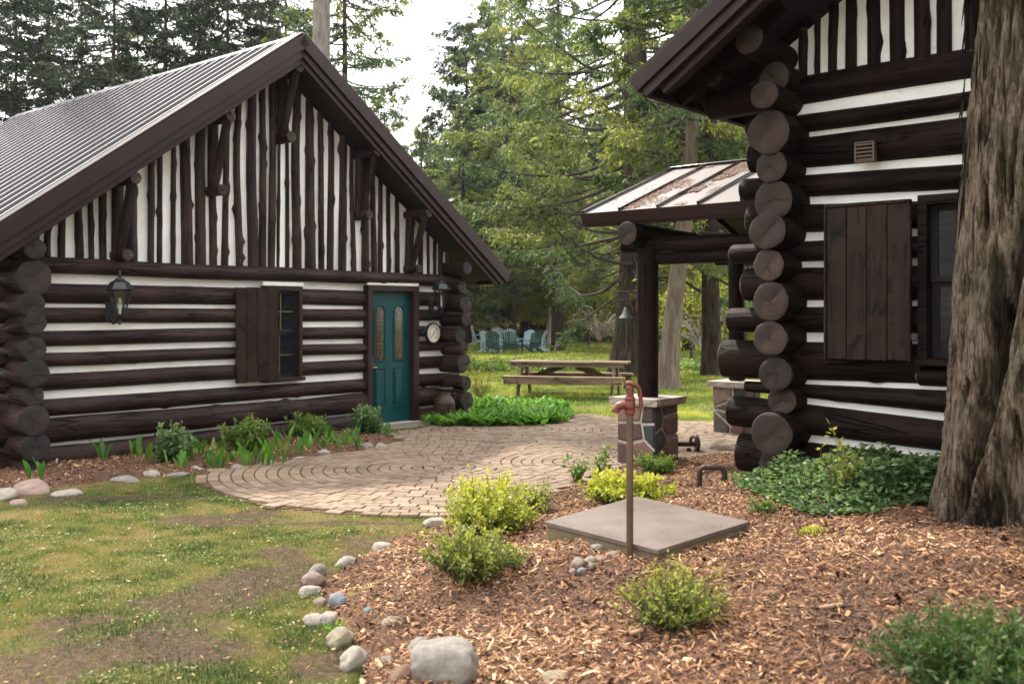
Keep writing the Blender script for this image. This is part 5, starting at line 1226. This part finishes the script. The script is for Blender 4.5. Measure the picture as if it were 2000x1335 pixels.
# near cedar trunk at right
def near_cedar():
    x0, y0 = 3.30, 6.25; H = 9.0; ns, nz = 240, 270
    z = np.concatenate([np.linspace(0, 4.4, 230), np.linspace(4.45, H, 40)]); a = np.linspace(0, 2 * np.pi, ns, endpoint=False); Z, A = np.meshgrid(z, a, indexing='ij')
    A2 = A + .10 * np.sin(Z * 1.3) + .16 * Z * .6; c, s = np.cos(A2), np.sin(A2)
    r = np.maximum(.20, .485 - .018 * Z - .014 * Z * Z) + .11 * np.exp(-Z / .30) + .05 * np.exp(-Z / 1.2)
    r *= 1 + .10 * np.cos(5 * A2 + 1) * np.exp(-Z / .9) + .09 * (fbm(c * 1.3, s * 1.3, Z * .5, 5) - .5)
    wz = .35 * (vn(c * 2, s * 2, Z * 1.5, 59) - .5); rid = np.clip(1 - np.abs(2 * fbm((c + wz) * 6.5, (s + wz) * 6.5, Z * .9, 61, 3) - 1) * 3.4, -.6, .8)
    rid2 = 1 - np.abs(2 * vn(c * 24, s * 24, Z * 3.6, 67) - 1)
    r += .046 * rid + .024 * rid2 + .006 * vn(c * 50, s * 50, Z * 10, 71)
    # second stem folded against the trunk, front-right: a deep crease
    fold = 3.38 + .36 * np.clip(Z, 0, 2.4); dA = np.angle(np.exp(1j * (A - fold)))
    r -= .20 * np.exp(-(dA / .085) ** 2) * ss((2.6 - Z) / 1.0); r += .10 * np.exp(-((dA - .34) / .20) ** 2) * ss((2.7 - Z) / 1.0) - .03 * ss(dA / .5) * ss((1.6 - dA) / .5) * ss((2.0 - Z) / .8)
    V = np.stack([r * np.cos(A), r * np.sin(A), Z - .1], -1).reshape(-1, 3); i, j = np.meshgrid(np.arange(nz - 1), np.arange(ns), indexing='ij'); j2 = (j + 1) % ns
    t = thing('cedar_tree', 'huge near cedar trunk with stringy furrowed bark at the right edge', 'tree', (x0, y0, float(hgt(x0, y0)) - .03))
    ob('trunk', mesh_np('trunk', V, np.stack([i * ns + j, i * ns + j2, (i + 1) * ns + j2, (i + 1) * ns + j], -1).reshape(-1, 4), M_barkn, None, True, dict(rid=np.clip((rid + .6) / 1.4 * .7 + .3 * rid2, 0, 1).ravel())), t)
    ob('crown', conifer(13, 6.0, 4.0, 60, 12, 9, (.2, .08), 97, .6, .3, .2, L_ced), t)
    # loose bark strips
    mb = MB()
    for k in range(60):
        an = R.uniform(2.6, 5.4); zz = R.uniform(.3, 3.6); rr = .46 - .026 * zz; L = R.uniform(.15, .45)
        p = [Vector(((rr + .03 + q * .012) * math.cos(an + q * .02), (rr + .03 + q * .012) * math.sin(an + q * .02), zz - L * q / 3)) for q in range(4)]
        mb.tube(p, [.002, .006, .006, .002], 4)
    mb.build('bark_strips', M_barkn, t)['kind'] = 'stuff'
near_cedar()

# ================================================================= shrubs and plants
def shrub(label, px, py, rr, h_, nst, nlf, leaf, lmat, seed, name='shrub', cat='shrub', up=1.0, group=None, stemmat=None, spread=.9):
    p = G(px, py) if px is not None else py; rs = np.random.RandomState(seed); t = thing(name, label, cat, p, 0, group)
    paths = []; rad = []; B = []; D = []
    for k in range(nst):
        az = rs.uniform(0, 2 * np.pi); q = rs.uniform(0, 1) ** .6; L = h_ * rs.uniform(.45, 1.2) * (1 - .35 * q); s = np.linspace(0, 1, 7)
        bx = rs.normal(0, rr * .12, 2); hx = rr * q * spread
        P = np.stack([bx[0] + np.cos(az) * hx * s ** .8, bx[1] + np.sin(az) * hx * s ** .8, L * s - .01], -1) + np.cumsum(rs.normal(0, .012 * h_ / .4, (7, 3)), 0) * s[:, None]
        paths.append(P); rad.append(.0042 * (1 - s) + .0014)
        m = nlf; u_ = rs.uniform(.15, 1, m) ** .8 * 6; i0 = np.minimum(u_.astype(int), 5); f = (u_ - i0)[:, None]; b = P[i0] * (1 - f) + P[i0 + 1] * f
        d = rs.normal(size=(m, 3)); d[:, 2] += .5 * up; d /= np.linalg.norm(d, axis=1)[:, None]; B.append(b + d * rs.uniform(0, .03, m)[:, None]); D.append(d)
    B = np.vstack(B); D = np.vstack(D); n = len(B); nn = rs.normal(size=(n, 3)) * .6 + [0, 0, 1]
    V = leafquads(B, D, nn, leaf[0] * rs.uniform(.6, 1.3, n), leaf[1] * rs.uniform(.6, 1.3, n))
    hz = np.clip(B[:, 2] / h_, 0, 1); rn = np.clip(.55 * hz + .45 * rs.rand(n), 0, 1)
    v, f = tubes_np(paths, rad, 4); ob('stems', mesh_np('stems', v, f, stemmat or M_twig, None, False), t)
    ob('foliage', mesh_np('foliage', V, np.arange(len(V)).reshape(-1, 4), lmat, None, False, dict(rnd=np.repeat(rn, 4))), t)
    return t
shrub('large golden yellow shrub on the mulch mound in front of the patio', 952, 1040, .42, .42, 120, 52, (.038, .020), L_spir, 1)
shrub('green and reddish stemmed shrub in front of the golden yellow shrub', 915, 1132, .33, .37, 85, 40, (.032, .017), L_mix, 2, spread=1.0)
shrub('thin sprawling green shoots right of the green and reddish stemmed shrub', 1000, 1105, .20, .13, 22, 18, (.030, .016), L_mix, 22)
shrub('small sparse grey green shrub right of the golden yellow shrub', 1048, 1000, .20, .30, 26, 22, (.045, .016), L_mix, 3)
shrub('spreading golden yellow shrub between the patio and the well cover', 1222, 980, .42, .24, 100, 70, (.045, .028), L_spir, 4)
shrub('small green shrub at the foot of the stone pier', 1282, 925, .24, .22, 45, 40, (.035, .02), L_grn, 5)
shrub('twiggy seedling with few leaves at the edge of the patio', 1125, 945, .12, .30, 10, 18, (.06, .03), L_grn, 6)
shrub('tall thin seedling at the patio edge left of the stone pier', 1178, 930, .12, .34, 8, 16, (.06, .03), L_grn, 66)
shrub('light green shrub in the mulch below the well cover', 1315, 1215, .27, .27, 105, 34, (.026, .014), L_mix, 7, spread=1.0)
shrub('dense dark green juniper in the bottom right corner', 1915, 1345, .40, .26, 220, 90, (.034, .009), L_jun, 8, name='juniper')
shrub('small green weed on the lawn edge of the mulch mound', 662, 1245, .05, .08, 10, 12, (.05, .014), L_grn, 81, name='weed', cat='weed')
shrub('small bright moss clump in the mulch left of the near cedar', 1590, 1045, .09, .05, 40, 30, (.018, .01), L_spir, 82, name='moss_clump', cat='moss')
shrub('upright leafy shrub with yellow green tips before the right cabin wall', 1648, 985, .26, .52, 14, 26, (.055, .028), L_mix, 9)
shrub('low shoot at the mulch edge left of the upright leafy shrub', 1490, 1000, .10, .10, 12, 18, (.035, .02), L_grn, 83)
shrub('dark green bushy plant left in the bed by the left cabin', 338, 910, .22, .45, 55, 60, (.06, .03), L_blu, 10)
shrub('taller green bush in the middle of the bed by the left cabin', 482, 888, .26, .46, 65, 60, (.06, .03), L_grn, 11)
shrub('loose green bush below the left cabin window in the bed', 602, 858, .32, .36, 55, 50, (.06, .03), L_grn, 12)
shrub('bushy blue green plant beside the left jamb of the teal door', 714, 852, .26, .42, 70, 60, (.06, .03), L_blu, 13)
shrub('bare twiggy yellowish bush behind the log ends of the left cabin', 938, 778, .5, 1.0, 46, 6, (.05, .02), L_yel, 14, spread=.8)
def bare_branches(label, px, py, Y, w_, h_, n, seed):
    rs = np.random.RandomState(seed); x = (px - 1000) / F * Y; t_ = []
    for k in range(n):
        s = np.linspace(0, 1, 10); az = rs.uniform(-1, 1) * w_; hh = rs.uniform(.2, 1) * h_; P = np.stack([az * s + rs.normal(0, .1) * s * s, rs.normal(0, .3) * s, hh * np.sin(s * 2.2) + .1], -1) + np.cumsum(rs.normal(0, .03, (10, 3)), 0); t_.append(P)
    v, f = tubes_np(t_, [.022 * (1 - np.linspace(0, 1, 10)) + .006] * n, 4)
    o = ob('dead_branch', mesh_np('dead_branch', v, f, simple('grey_dead_wood', (.30, .26, .23), (.2, .17, .15), .9, 5, bs=0), None, False), None, (x, Y, CH - (py - HZ) * Y / F)); tag(o, label, 'branch')
bare_branches('pale bare branches sprawling left of the big cedar trunk', 1170, 668, 30, 1.0, 1.1, 34, 3)
bare_branches('pale bare branches at the foot of the furrowed cedar', 1365, 680, 33, 1.2, 1.3, 30, 4)

# lily shoots in the left bed
def lily_mesh(seed):
    rs = np.random.RandomState(seed); V = []; Fs = []; rn = []
    for k in range(rs.randint(4, 8)):
        az = rs.uniform(0, 6.28); L = rs.uniform(.15, .27); lean = rs.uniform(.15, .6); w_ = rs.uniform(.035, .06); b = np.append(rs.normal(0, .035, 2), 0); d = np.array([math.cos(az), math.sin(az), 0]); sd_ = np.array([-d[1], d[0], 0]); c0 = rs.rand()
        rows = []
        for s, wf in ((0, .15), (.35, .8), (.6, 1), (.82, .65), (1, .02)):
            p = b + d * L * lean * s ** 1.6 + np.array([0, 0, L * s * (1 - .18 * s * lean)]); fold = .25 * w_ * wf
            rows.append([p - sd_ * w_ / 2 * wf + [0, 0, fold], p, p + sd_ * w_ / 2 * wf + [0, 0, fold]])
        n0 = len(V)
        for r in rows: V += r; rn += [c0 * .7 + .3 * rs.rand()] * 3
        for i in range(4):
            for j in range(2): Fs.append((n0 + i * 3 + j, n0 + i * 3 + j + 1, n0 + i * 3 + j + 4, n0 + i * 3 + j + 3))
    return mesh_np('lily_shoot', np.array(V), Fs, L_lily, None, True, dict(rnd=rn))
LM = [lily_mesh(k) for k in range(6)]
PXL = [(200, 900), (262, 893), (283, 905), (300, 880), (318, 892), (258, 878), (372, 905), (395, 890), (420, 898), (440, 880), (455, 905), (436, 912), (500, 905), (520, 893), (470, 895), (545, 885), (556, 898), (530, 908),
       (580, 890), (590, 876), (610, 885), (620, 870), (632, 878), (650, 868), (660, 880), (672, 870), (690, 862), (512, 880), (406, 912), (350, 918), (418, 916), (478, 912), (568, 870), (640, 858), (700, 875), (750, 850), (76, 940), (600, 862), (385, 878), (540, 868)]
for k, (px, py) in enumerate(PXL):
    p = G(px, py + 4); o = ob('lily_shoot', LM[k % 6], None, (p.x, p.y, .02), (0, 0, R.uniform(0, 6.28))); s_ = R.uniform(.8, 1.15); o.scale = (s_, s_, s_)
    tag(o, 'broad green lily shoot growing in the mulch bed along the left cabin', 'plant', 'lily shoots in the bed along the left cabin')
# lily patch: countless leaves
def lily_patch():
    n = 3000; x = NR.uniform(-1.4, 1.1, n * 2); y = NR.uniform(14.7, 19, n * 2); m = inside(LILY, x, y); x, y = x[m], y[m]
    V = []; Fs = []; rn = []; k0 = 0
    N = len(x); az = NR.uniform(0, 6.28, N); L = NR.uniform(.12, .25, N) * (.55 + .8 * vn(x * 2.2, y * 2.2, 0, 5)); w_ = NR.uniform(.07, .125, N); lean = NR.uniform(.3, 1.5, N)
    d = np.stack([np.cos(az), np.sin(az), 0 * az], -1); sd_ = np.stack([-np.sin(az), np.cos(az), 0 * az], -1); b = np.stack([x, y, 0 * x], -1)
    rows = []
    for s, wf in ((0, .2), (.5, 1), (1, .03)):
        p = b + d * (L * lean * s ** 1.5)[:, None] + np.stack([0 * x, 0 * x, L * s * (1 - .25 * s * lean)], -1); e = sd_ * (w_ / 2 * wf)[:, None]
        rows += [p - e, p + e]
    V = np.stack(rows, 1).reshape(-1, 3); base = np.arange(N)[:, None] * 6; Fs = np.concatenate([base + [0, 1, 3, 2], base + [2, 3, 5, 4]])
    tag(ob('lily_patch', mesh_np('lily_patch', V, Fs, L_lily, None, True, dict(rnd=np.repeat(NR.rand(N), 6)))), 'dense bright green patch of lily leaves between the left cabin and the patio', 'ground cover', kind='stuff')
    mz_ = sheet('lily_bed_soil', LILY, .15, lambda x, y: 0 * x + .03, M_mulch); tag(ob('lily_bed_soil', mz_), kind='structure')
lily_patch()
def leafy_cover(name, label, poly, n, hh, leaf, mat, seed):
    rs = np.random.RandomState(seed); lo, hi = poly.min(0), poly.max(0); x = rs.uniform(lo[0], hi[0], n * 3); y = rs.uniform(lo[1], hi[1], n * 3); m = inside(poly, x, y); x, y = x[m][:n], y[m][:n]; N = len(x)
    edge = np.clip(segd(np.vstack([poly, poly[:1]]), x, y) / .25, .15, 1); top = hh * edge * (.45 + 1.0 * fbm(x * 4, y * 4, 0, seed)); z = hgt(x, y) + top * rs.uniform(.1, 1, N) ** .5
    B = np.stack([x, y, z], -1); V = []; d = rs.normal(size=(N, 3)); d[:, 2] = np.abs(d[:, 2]) * .3; d /= np.linalg.norm(d, axis=1)[:, None]; nn = rs.normal(size=(N, 3)) * .5 + [0, 0, 1]
    V = leafquads(B, d, nn, leaf[0] * rs.uniform(.6, 1.3, N), leaf[1] * rs.uniform(.6, 1.3, N))
    return tag(ob(name, mesh_np(name, V, np.arange(len(V)).reshape(-1, 4), mat, None, False, dict(rnd=np.repeat(rs.rand(N), 4)))), label, 'ground cover', kind='stuff')
gq = [G(1420, 930), G(1450, 958), G(1520, 985), G(1600, 1010), G(1700, 1010), G(1800, 985), G(1850, 985)]
RC = np.array([(p.x, p.y) for p in gq] + [(3.5, 7.3), (2.55, 8.1), (2.2, 8.35)])
leafy_cover('leafy_ground_cover', 'low blue green leafy ground cover along the foot of the right cabin', RC, 14000, .27, (.050, .030), L_blu, 5)
leafy_cover('creek_bank_cover', 'low green plants along the shallow ditch across the lawn', np.array([(-6, 30.3), (18, 31.2), (18, 33.2), (-6, 32.3)]), 14000, .35, (.16, .09), L_grn, 6)
leafy_cover('forest_edge_cover', 'low undergrowth at the edge of the wood beyond the lawn', np.array([(-10, 60.5), (34, 60.5), (34, 66), (-10, 66)]), 9000, .5, (.3, .16), L_grn, 8)

# ================================================================= grass and chips
def grass():
    def blades(n, xr, yf, H, W, mat, name, label, keepf, seed, tall=1):
        rs = np.random.RandomState(seed); Y = yf(rs, n); x = xr(rs, n, Y); m = keepf(rs, x, Y); x, Y = x[m], Y[m]; N = len(x)
        h = H(Y) * rs.uniform(.5, 1.3, N); w_ = W(Y) * rs.uniform(.6, 1.3, N); az = rs.uniform(0, 6.28, N); ln = rs.uniform(.2, 1.1, N)
        z = hgt(x, Y); B = np.stack([x, Y, z - .004], -1); sd_ = np.stack([-np.sin(az), np.cos(az), 0 * az], -1) * w_[:, None] / 2; d = np.stack([np.cos(az) * ln, np.sin(az) * ln, 1 + 0 * az], -1) * h[:, None]
        V = np.stack([B - sd_, B + sd_, B + d], 1).reshape(-1, 3); rn = np.clip(2.1 * (fbm(x * 1.3, Y * 1.3, 3, 14, 4) - .5) + .9 * (vn(x * 9, Y * 9, 3, 15) - .5) + .15 + .6 * rs.rand(N), 0, 1)
        tag(ob(name, mesh_np(name, V, np.arange(len(V)).reshape(-1, 3), mat, None, False, dict(rnd=np.repeat(rn, 3)))), label, 'grass', kind='stuff')
    def kf(rs, x, y):
        m = ~inside(BEDP, x, y) & ~inside(PATIO, x, y) & ~inside(MBED, x, y) & ~inside(LILY, x, y)
        tq_ = (x + 2.115) * .768 + (y - 14.95) * (-.64); tt = (x + 2.115) * .64 + (y - 14.95) * .768
        m &= ~((tq_ < .1) & (tt > -5.4) & (tt < 1.7) & (tq_ > -8)); m &= rs.rand(len(x)) > bareat(x, y) * .80
        return m
    n = 2600; rs = np.random.RandomState(77); y_ = 3.9 + 7 * rs.rand(n) ** 1.2; x_ = rs.uniform(-.56, .12, n) * y_; m = kf(rs, x_, y_) | (rs.rand(n) < .12 * (~inside(PATIO, x_, y_) & ~inside(BEDP, x_, y_) & ~inside(MBED, x_, y_))); x_, y_ = x_[m], y_[m]; n = len(x_)
    d = np.stack([*(lambda a: (np.cos(a), np.sin(a)))(rs.uniform(0, 6.28, n)), rs.normal(0, .3, n)], -1); V = leafquads(np.stack([x_, y_, hgt(x_, y_) + rs.uniform(.004, .022, n)], -1), d, rs.normal(size=(n, 3)) * .3 + [0, 0, 1], rs.uniform(.012, .045, n), rs.uniform(.004, .016, n))
    tag(ob('lawn_litter', mesh_np('lawn_litter', V, np.arange(len(V)).reshape(-1, 4), M_chip, None, False, dict(rnd=np.repeat(rs.rand(n), 4)))), 'scattered dry leaf bits and chips lying on the front lawn', 'litter', kind='stuff')
    n = 9000; cx, cy = rs.uniform(-4, .3, 260), 4 + 6 * rs.rand(260); i = rs.randint(0, 260, n); x_ = cx[i] + rs.normal(0, .06, n); y_ = cy[i] + rs.normal(0, .06, n); m = kf(rs, x_, y_); x_, y_ = x_[m], y_[m]; n = len(x_); d = rs.normal(size=(n, 3)) * [1, 1, .35]; d /= np.linalg.norm(d, axis=1)[:, None]
    V = leafquads(np.stack([x_, y_, hgt(x_, y_) + rs.uniform(.006, .034, n)], -1), d, rs.normal(size=(n, 3)) * .3 + [0, 0, 1], rs.uniform(.012, .024, n), rs.uniform(.010, .018, n))
    tag(ob('clover', mesh_np('clover', V, np.arange(len(V)).reshape(-1, 4), L_grn, None, False, dict(rnd=np.repeat(rs.rand(n), 4)))), 'small clover clumps among the front lawn grass', 'clover', kind='stuff')
    near_x = lambda rs, n, Y: rs.uniform(-.56, .12, n) * Y
    blades(330000, near_x, lambda rs, n: 3.9 + 7.2 * rs.rand(n) ** 1.15, lambda y: .022 + 0 * y, lambda y: .0042 + .0004 * (y - 4), L_grass, 'lawn_grass', 'short mossy yellow green grass of the front lawn', kf, 1)
    far_x = lambda rs, n, Y: rs.uniform(-.16, .26, n) * Y
    def yf(rs, n): u_ = rs.rand(n); return 1 / (1 / 13.5 - u_ * (1 / 13.5 - 1 / 56.))
    blades(170000, far_x, yf, lambda y: .05 + .0012 * (y - 13), lambda y: .008 + .0011 * (y - 13), L_grassf, 'back_lawn_grass', 'green grass of the lawn behind the patio, coloured as if sunlit', kf, 2)
grass()
def chips(n, xr, yr, poly, zf, name, label, seed, smin, smax):
    rs = np.random.RandomState(seed); y = yr[0] + (yr[1] - yr[0]) * rs.rand(n) ** 1.5; x = rs.uniform(xr[0], xr[1], n); m = inside(poly, x, y) & (np.abs(x) < .60 * y); x, y = x[m], y[m]; N = len(x)
    s = rs.uniform(smin, smax, N) * (rs.rand(N) ** .7 + .3); a = rs.uniform(0, 6.28, N); tx, ty = rs.normal(0, .38, N), rs.normal(0, .38, N)
    d = np.stack([np.cos(a), np.sin(a), tx], -1) * (s / 2)[:, None]; e = np.stack([-np.sin(a), np.cos(a), ty], -1) * (s * rs.uniform(.15, .42, N) / 2)[:, None]
    c = np.stack([x, y, zf(x, y) + rs.uniform(.002, .022, N)], -1); up = np.array([0, 0, .004])
    V = np.stack([c - d - e * .8, c + d * .8 - e, c + d + e * .7, c - d * .7 + e, c - d * .3 + up + e * .1, c + d * .4 + up - e * .1], 1).reshape(-1, 3)
    b = np.arange(N)[:, None] * 6; Fs = np.concatenate([b + [0, 1, 5, 4], b + [1, 2, 5, 5], b + [2, 3, 4, 5], b + [3, 0, 4, 4]])
    # quads only: split the two triangles as degenerate-free tris
    T = np.concatenate([b + [0, 1, 5], b + [0, 5, 4], b + [1, 2, 5], b + [2, 3, 4], b + [2, 4, 5], b + [3, 0, 4]])
    rn = np.clip(rs.beta(1.5, 1.9, N) + .75 * (fbm(x * 1.4, y * 1.4, 0, 19) - .5), 0, 1)
    return mesh_np(name, V, T, M_chip, None, False, dict(rnd=np.repeat(rn, 6))), label
zf = lambda x, y: mz(x, y) + pocket(x, y)
me, lb = chips(185000, (-1.5, 6), (3.0, 13), np.vstack([EDGE, [(9, 13.5), (9, 2.0)]]), zf, 'mulch_chips', '', 3, .008, .050)
tag(ob('mulch_chips', me), 'reddish brown wood chips covering the mound around the well cover', 'mulch', kind='stuff')
me, lb = chips(22000, (-7, -1.3), (8.9, 15), MBED, lambda x, y: -.010 + (.03 + .05 * fbm(x * 3, y * 3, 0, 31, 3)) * ss(segd(np.vstack([MBED, MBED[:1]]), x, y) / .22), 'bed_chips', '', 4, .02, .055)
tag(ob('bed_mulch_chips', me), 'dark wood chips in the narrow bed along the left cabin', 'mulch', kind='stuff')
# larger sticks in the mulch
for (px, py, L, rz, lb) in ((1625, 1192, .13, -8, 'split pale stick lying in the mulch below the near cedar'), (1245, 1250, .07, 20, 'short broken stick in the mulch left of the light green shrub\'s shadow')):
    p = G(px, py); o = log('stick', None, (p.x - L / 2, p.y, p.z + .02), (p.x + L / 2, p.y + .03, p.z + .03), .012, .009, nseg=8, dl=.02, knots=1, mats=[simple('pale_split_wood', (.36, .22, .14), (.22, .12, .07), .8, 9), M_end]); tag(o, lb, 'stick')
o = log('stick', None, G(1585, 985) + Vector((0, 0, .10)), G(1625, 1012) + Vector((0, 0, .0)), .016, .013, nseg=8, dl=.04, knots=2, mats=[M_bark, M_end]); tag(o, 'mossy dead branch lying at the front of the leafy ground cover', 'stick')

# ================================================================= picnic table, chairs, log pile, fire pit
def table():
    Y = 20.4; x = (1112 - 1000) / F * Y; t = thing('picnic_table', 'weathered wooden picnic table with attached benches on the back lawn', 'picnic table', (x, Y, 0), math.radians(-13))
    L = 1.22
    for k in range(5): MB().box(-L, L, -.37 + k * .15, -.37 + k * .15 + .14, .70, .74).build('table_board', M_table, t, bevel=.005)
    for s_ in (-1, 1):
        for k in range(2): MB().box(-L, L, s_ * .74 - .14 + k * .145, s_ * .74 - .14 + k * .145 + .135, .42, .465).build('bench_board', M_table, t, bevel=.005)
    for s_ in (-1, 1): MB().box(-L + .04, L - .04, s_ * .86 - .02, s_ * .86 + .02, .31, .418).build('bench_apron', M_table, t, bevel=.004)
    for s_ in (-1, 1): MB().box(-L + .06, L - .06, s_ * .33 - .02, s_ * .33 + .02, .625, .698).build('top_apron', M_table, t, bevel=.004)
    for xe in (-.95, .95):
        for s_ in (-1, 1): MB().beam((xe, s_ * .20, .70), (xe, s_ * .66, 0), .04, .16, 0, (0, 1, 0)).build('leg', M_table, t, bevel=.004)
        MB().box(xe + .022, xe + .062, -.88, .88, .30, .42).build('bench_bearer', M_table, t, bevel=.004)
        MB().box(xe - .062, xe - .022, -.36, .36, .60, .70).build('top_bearer', M_table, t, bevel=.004)
        MB().beam((xe * .93, 0, .34), (xe * .12, 0, .66), .045, .13).build('brace', M_table, t, bevel=.004)
table()
def adirondack():
    t = thing('garden_chair', 'x', 'chair', (0, 0, 0), 0, 'slatted garden chairs in a circle on the back lawn')
    def A(n, mb): return mb.build(n, M_chair, t)
    for s_ in (-1, 1):
        A('leg', MB().beam((s_ * .27, -.42, 0), (s_ * .27, -.38, .54), .03, .09)); A('leg', MB().beam((s_ * .25, .50, 0), (s_ * .25, -.40, .36), .03, .10))
        A('armrest', MB().box(s_ * .32 - .065, s_ * .32 + .065, -.46, .30, .54, .57))
        A('arm_support', MB().beam((s_ * .29, .22, .10), (s_ * .29, .26, .54), .03, .07))
    for k in range(6): A('seat_slat', MB().box(-.25, .25, -.42 + k * .095, -.42 + k * .095 + .085, .355 - k * .030, .375 - k * .030))
    for k in range(7):
        xx = -.24 + k * .08; L = 1.02 - .012 * (k - 3) ** 2; d = Vector((xx * .25, .34, .94)).normalized(); b = Vector((xx, .10, .20))
        A('back_slat', MB().beam(b, b + d * (L - .18), .018, .068, 0, (1, 0, 0)))
    A('back_rail', MB().box(-.26, .26, .235, .26, .50, .56)); return t
ch = adirondack()
spots = [(934, 673, 75, 0, 'garden chair partly hidden behind the log ends, farthest left of the circle'), (956, 688, 50, 0, 'pale garden chair second from the left, turned half sideways'), (968, 674, 200, 0, 'back chair of the circle facing the camera on the left side'),
         (966, 690, -160 + 180, 1, 'garden chair at the front left of the circle, shade put into its colour'), (996, 679, 175, 0, 'pale garden chair in the middle of the circle behind the dark one'), (997, 691, 5, 1, 'garden chair in the front middle showing its back, shade put into its colour'),
         (1028, 684, 215, 0, 'pale garden chair right of the middle pair'), (1040, 689, -35, 1, 'garden chair at the front right of the circle, shade put into its colour'), (1052, 685, -75, 0, 'pale garden chair farthest right of the circle, seen from the side')]
for k, (px, py, rz, dk, lb) in enumerate(spots):
    o = ch if k == 0 else copy_tree(ch); p = G(px, py); o.location = p; o.rotation_euler = (0, 0, math.radians(180 - rz)); o['label'] = lb
    if dk:
        for c in o.children:
            if c.data.users > 1: c.data = c.data.copy()
            c.data.materials.clear(); c.data.materials.append(M_chair_shade)
t = thing('log_pile', 'short row of cut brown logs lying on the lawn beside the left cabin', 'log pile', G(930, 722))
for k in range(6): log('cut_log', t, (-.55 + k * .23, -.12, .13), (-.50 + k * .23, .25, .13 + R.uniform(-.02, .04)), .12, .11, nseg=12, dl=.1, mats=[M_bark, endgrain('cut_end', (.25, .15, .08), (.38, .25, .15)) if k == 0 else bpy.data.materials['cut_end']])
for k, (dx, s_) in enumerate(((-.5, .16), (-.15, .2), (.2, .17), (.5, .14))):
    rock(1108 + dx * 40, 716, s_, s_ * .8, s_ * .7, ('grey', 'pale', 'tan', 'dark')[k], ('leftmost grey', 'pale', 'tan', 'rightmost dark')[k] + ' stone of the small ring behind the picnic table', k * 40, .2, 'stones behind the picnic table')

# ================================================================= air
hz = MB().box(-330, 330, -60, 560, -2.5, 45).build('haze', bpy.data.materials.new('haze_air')); hz['kind'] = 'stuff'
hm = hz.data.materials[0]; hm.use_nodes = True; hn = hm.node_tree; hn.nodes.remove(hn.nodes['Principled BSDF'])
pv = hn.nodes.new('ShaderNodeVolumePrincipled'); pv.inputs['Density'].default_value = .00018; pv.inputs['Color'].default_value = (.95, .96, 1, 1); pv.inputs['Anisotropy'].default_value = .35
hn.links.new(pv.outputs[0], hn.nodes['Material Output'].inputs['Volume'])
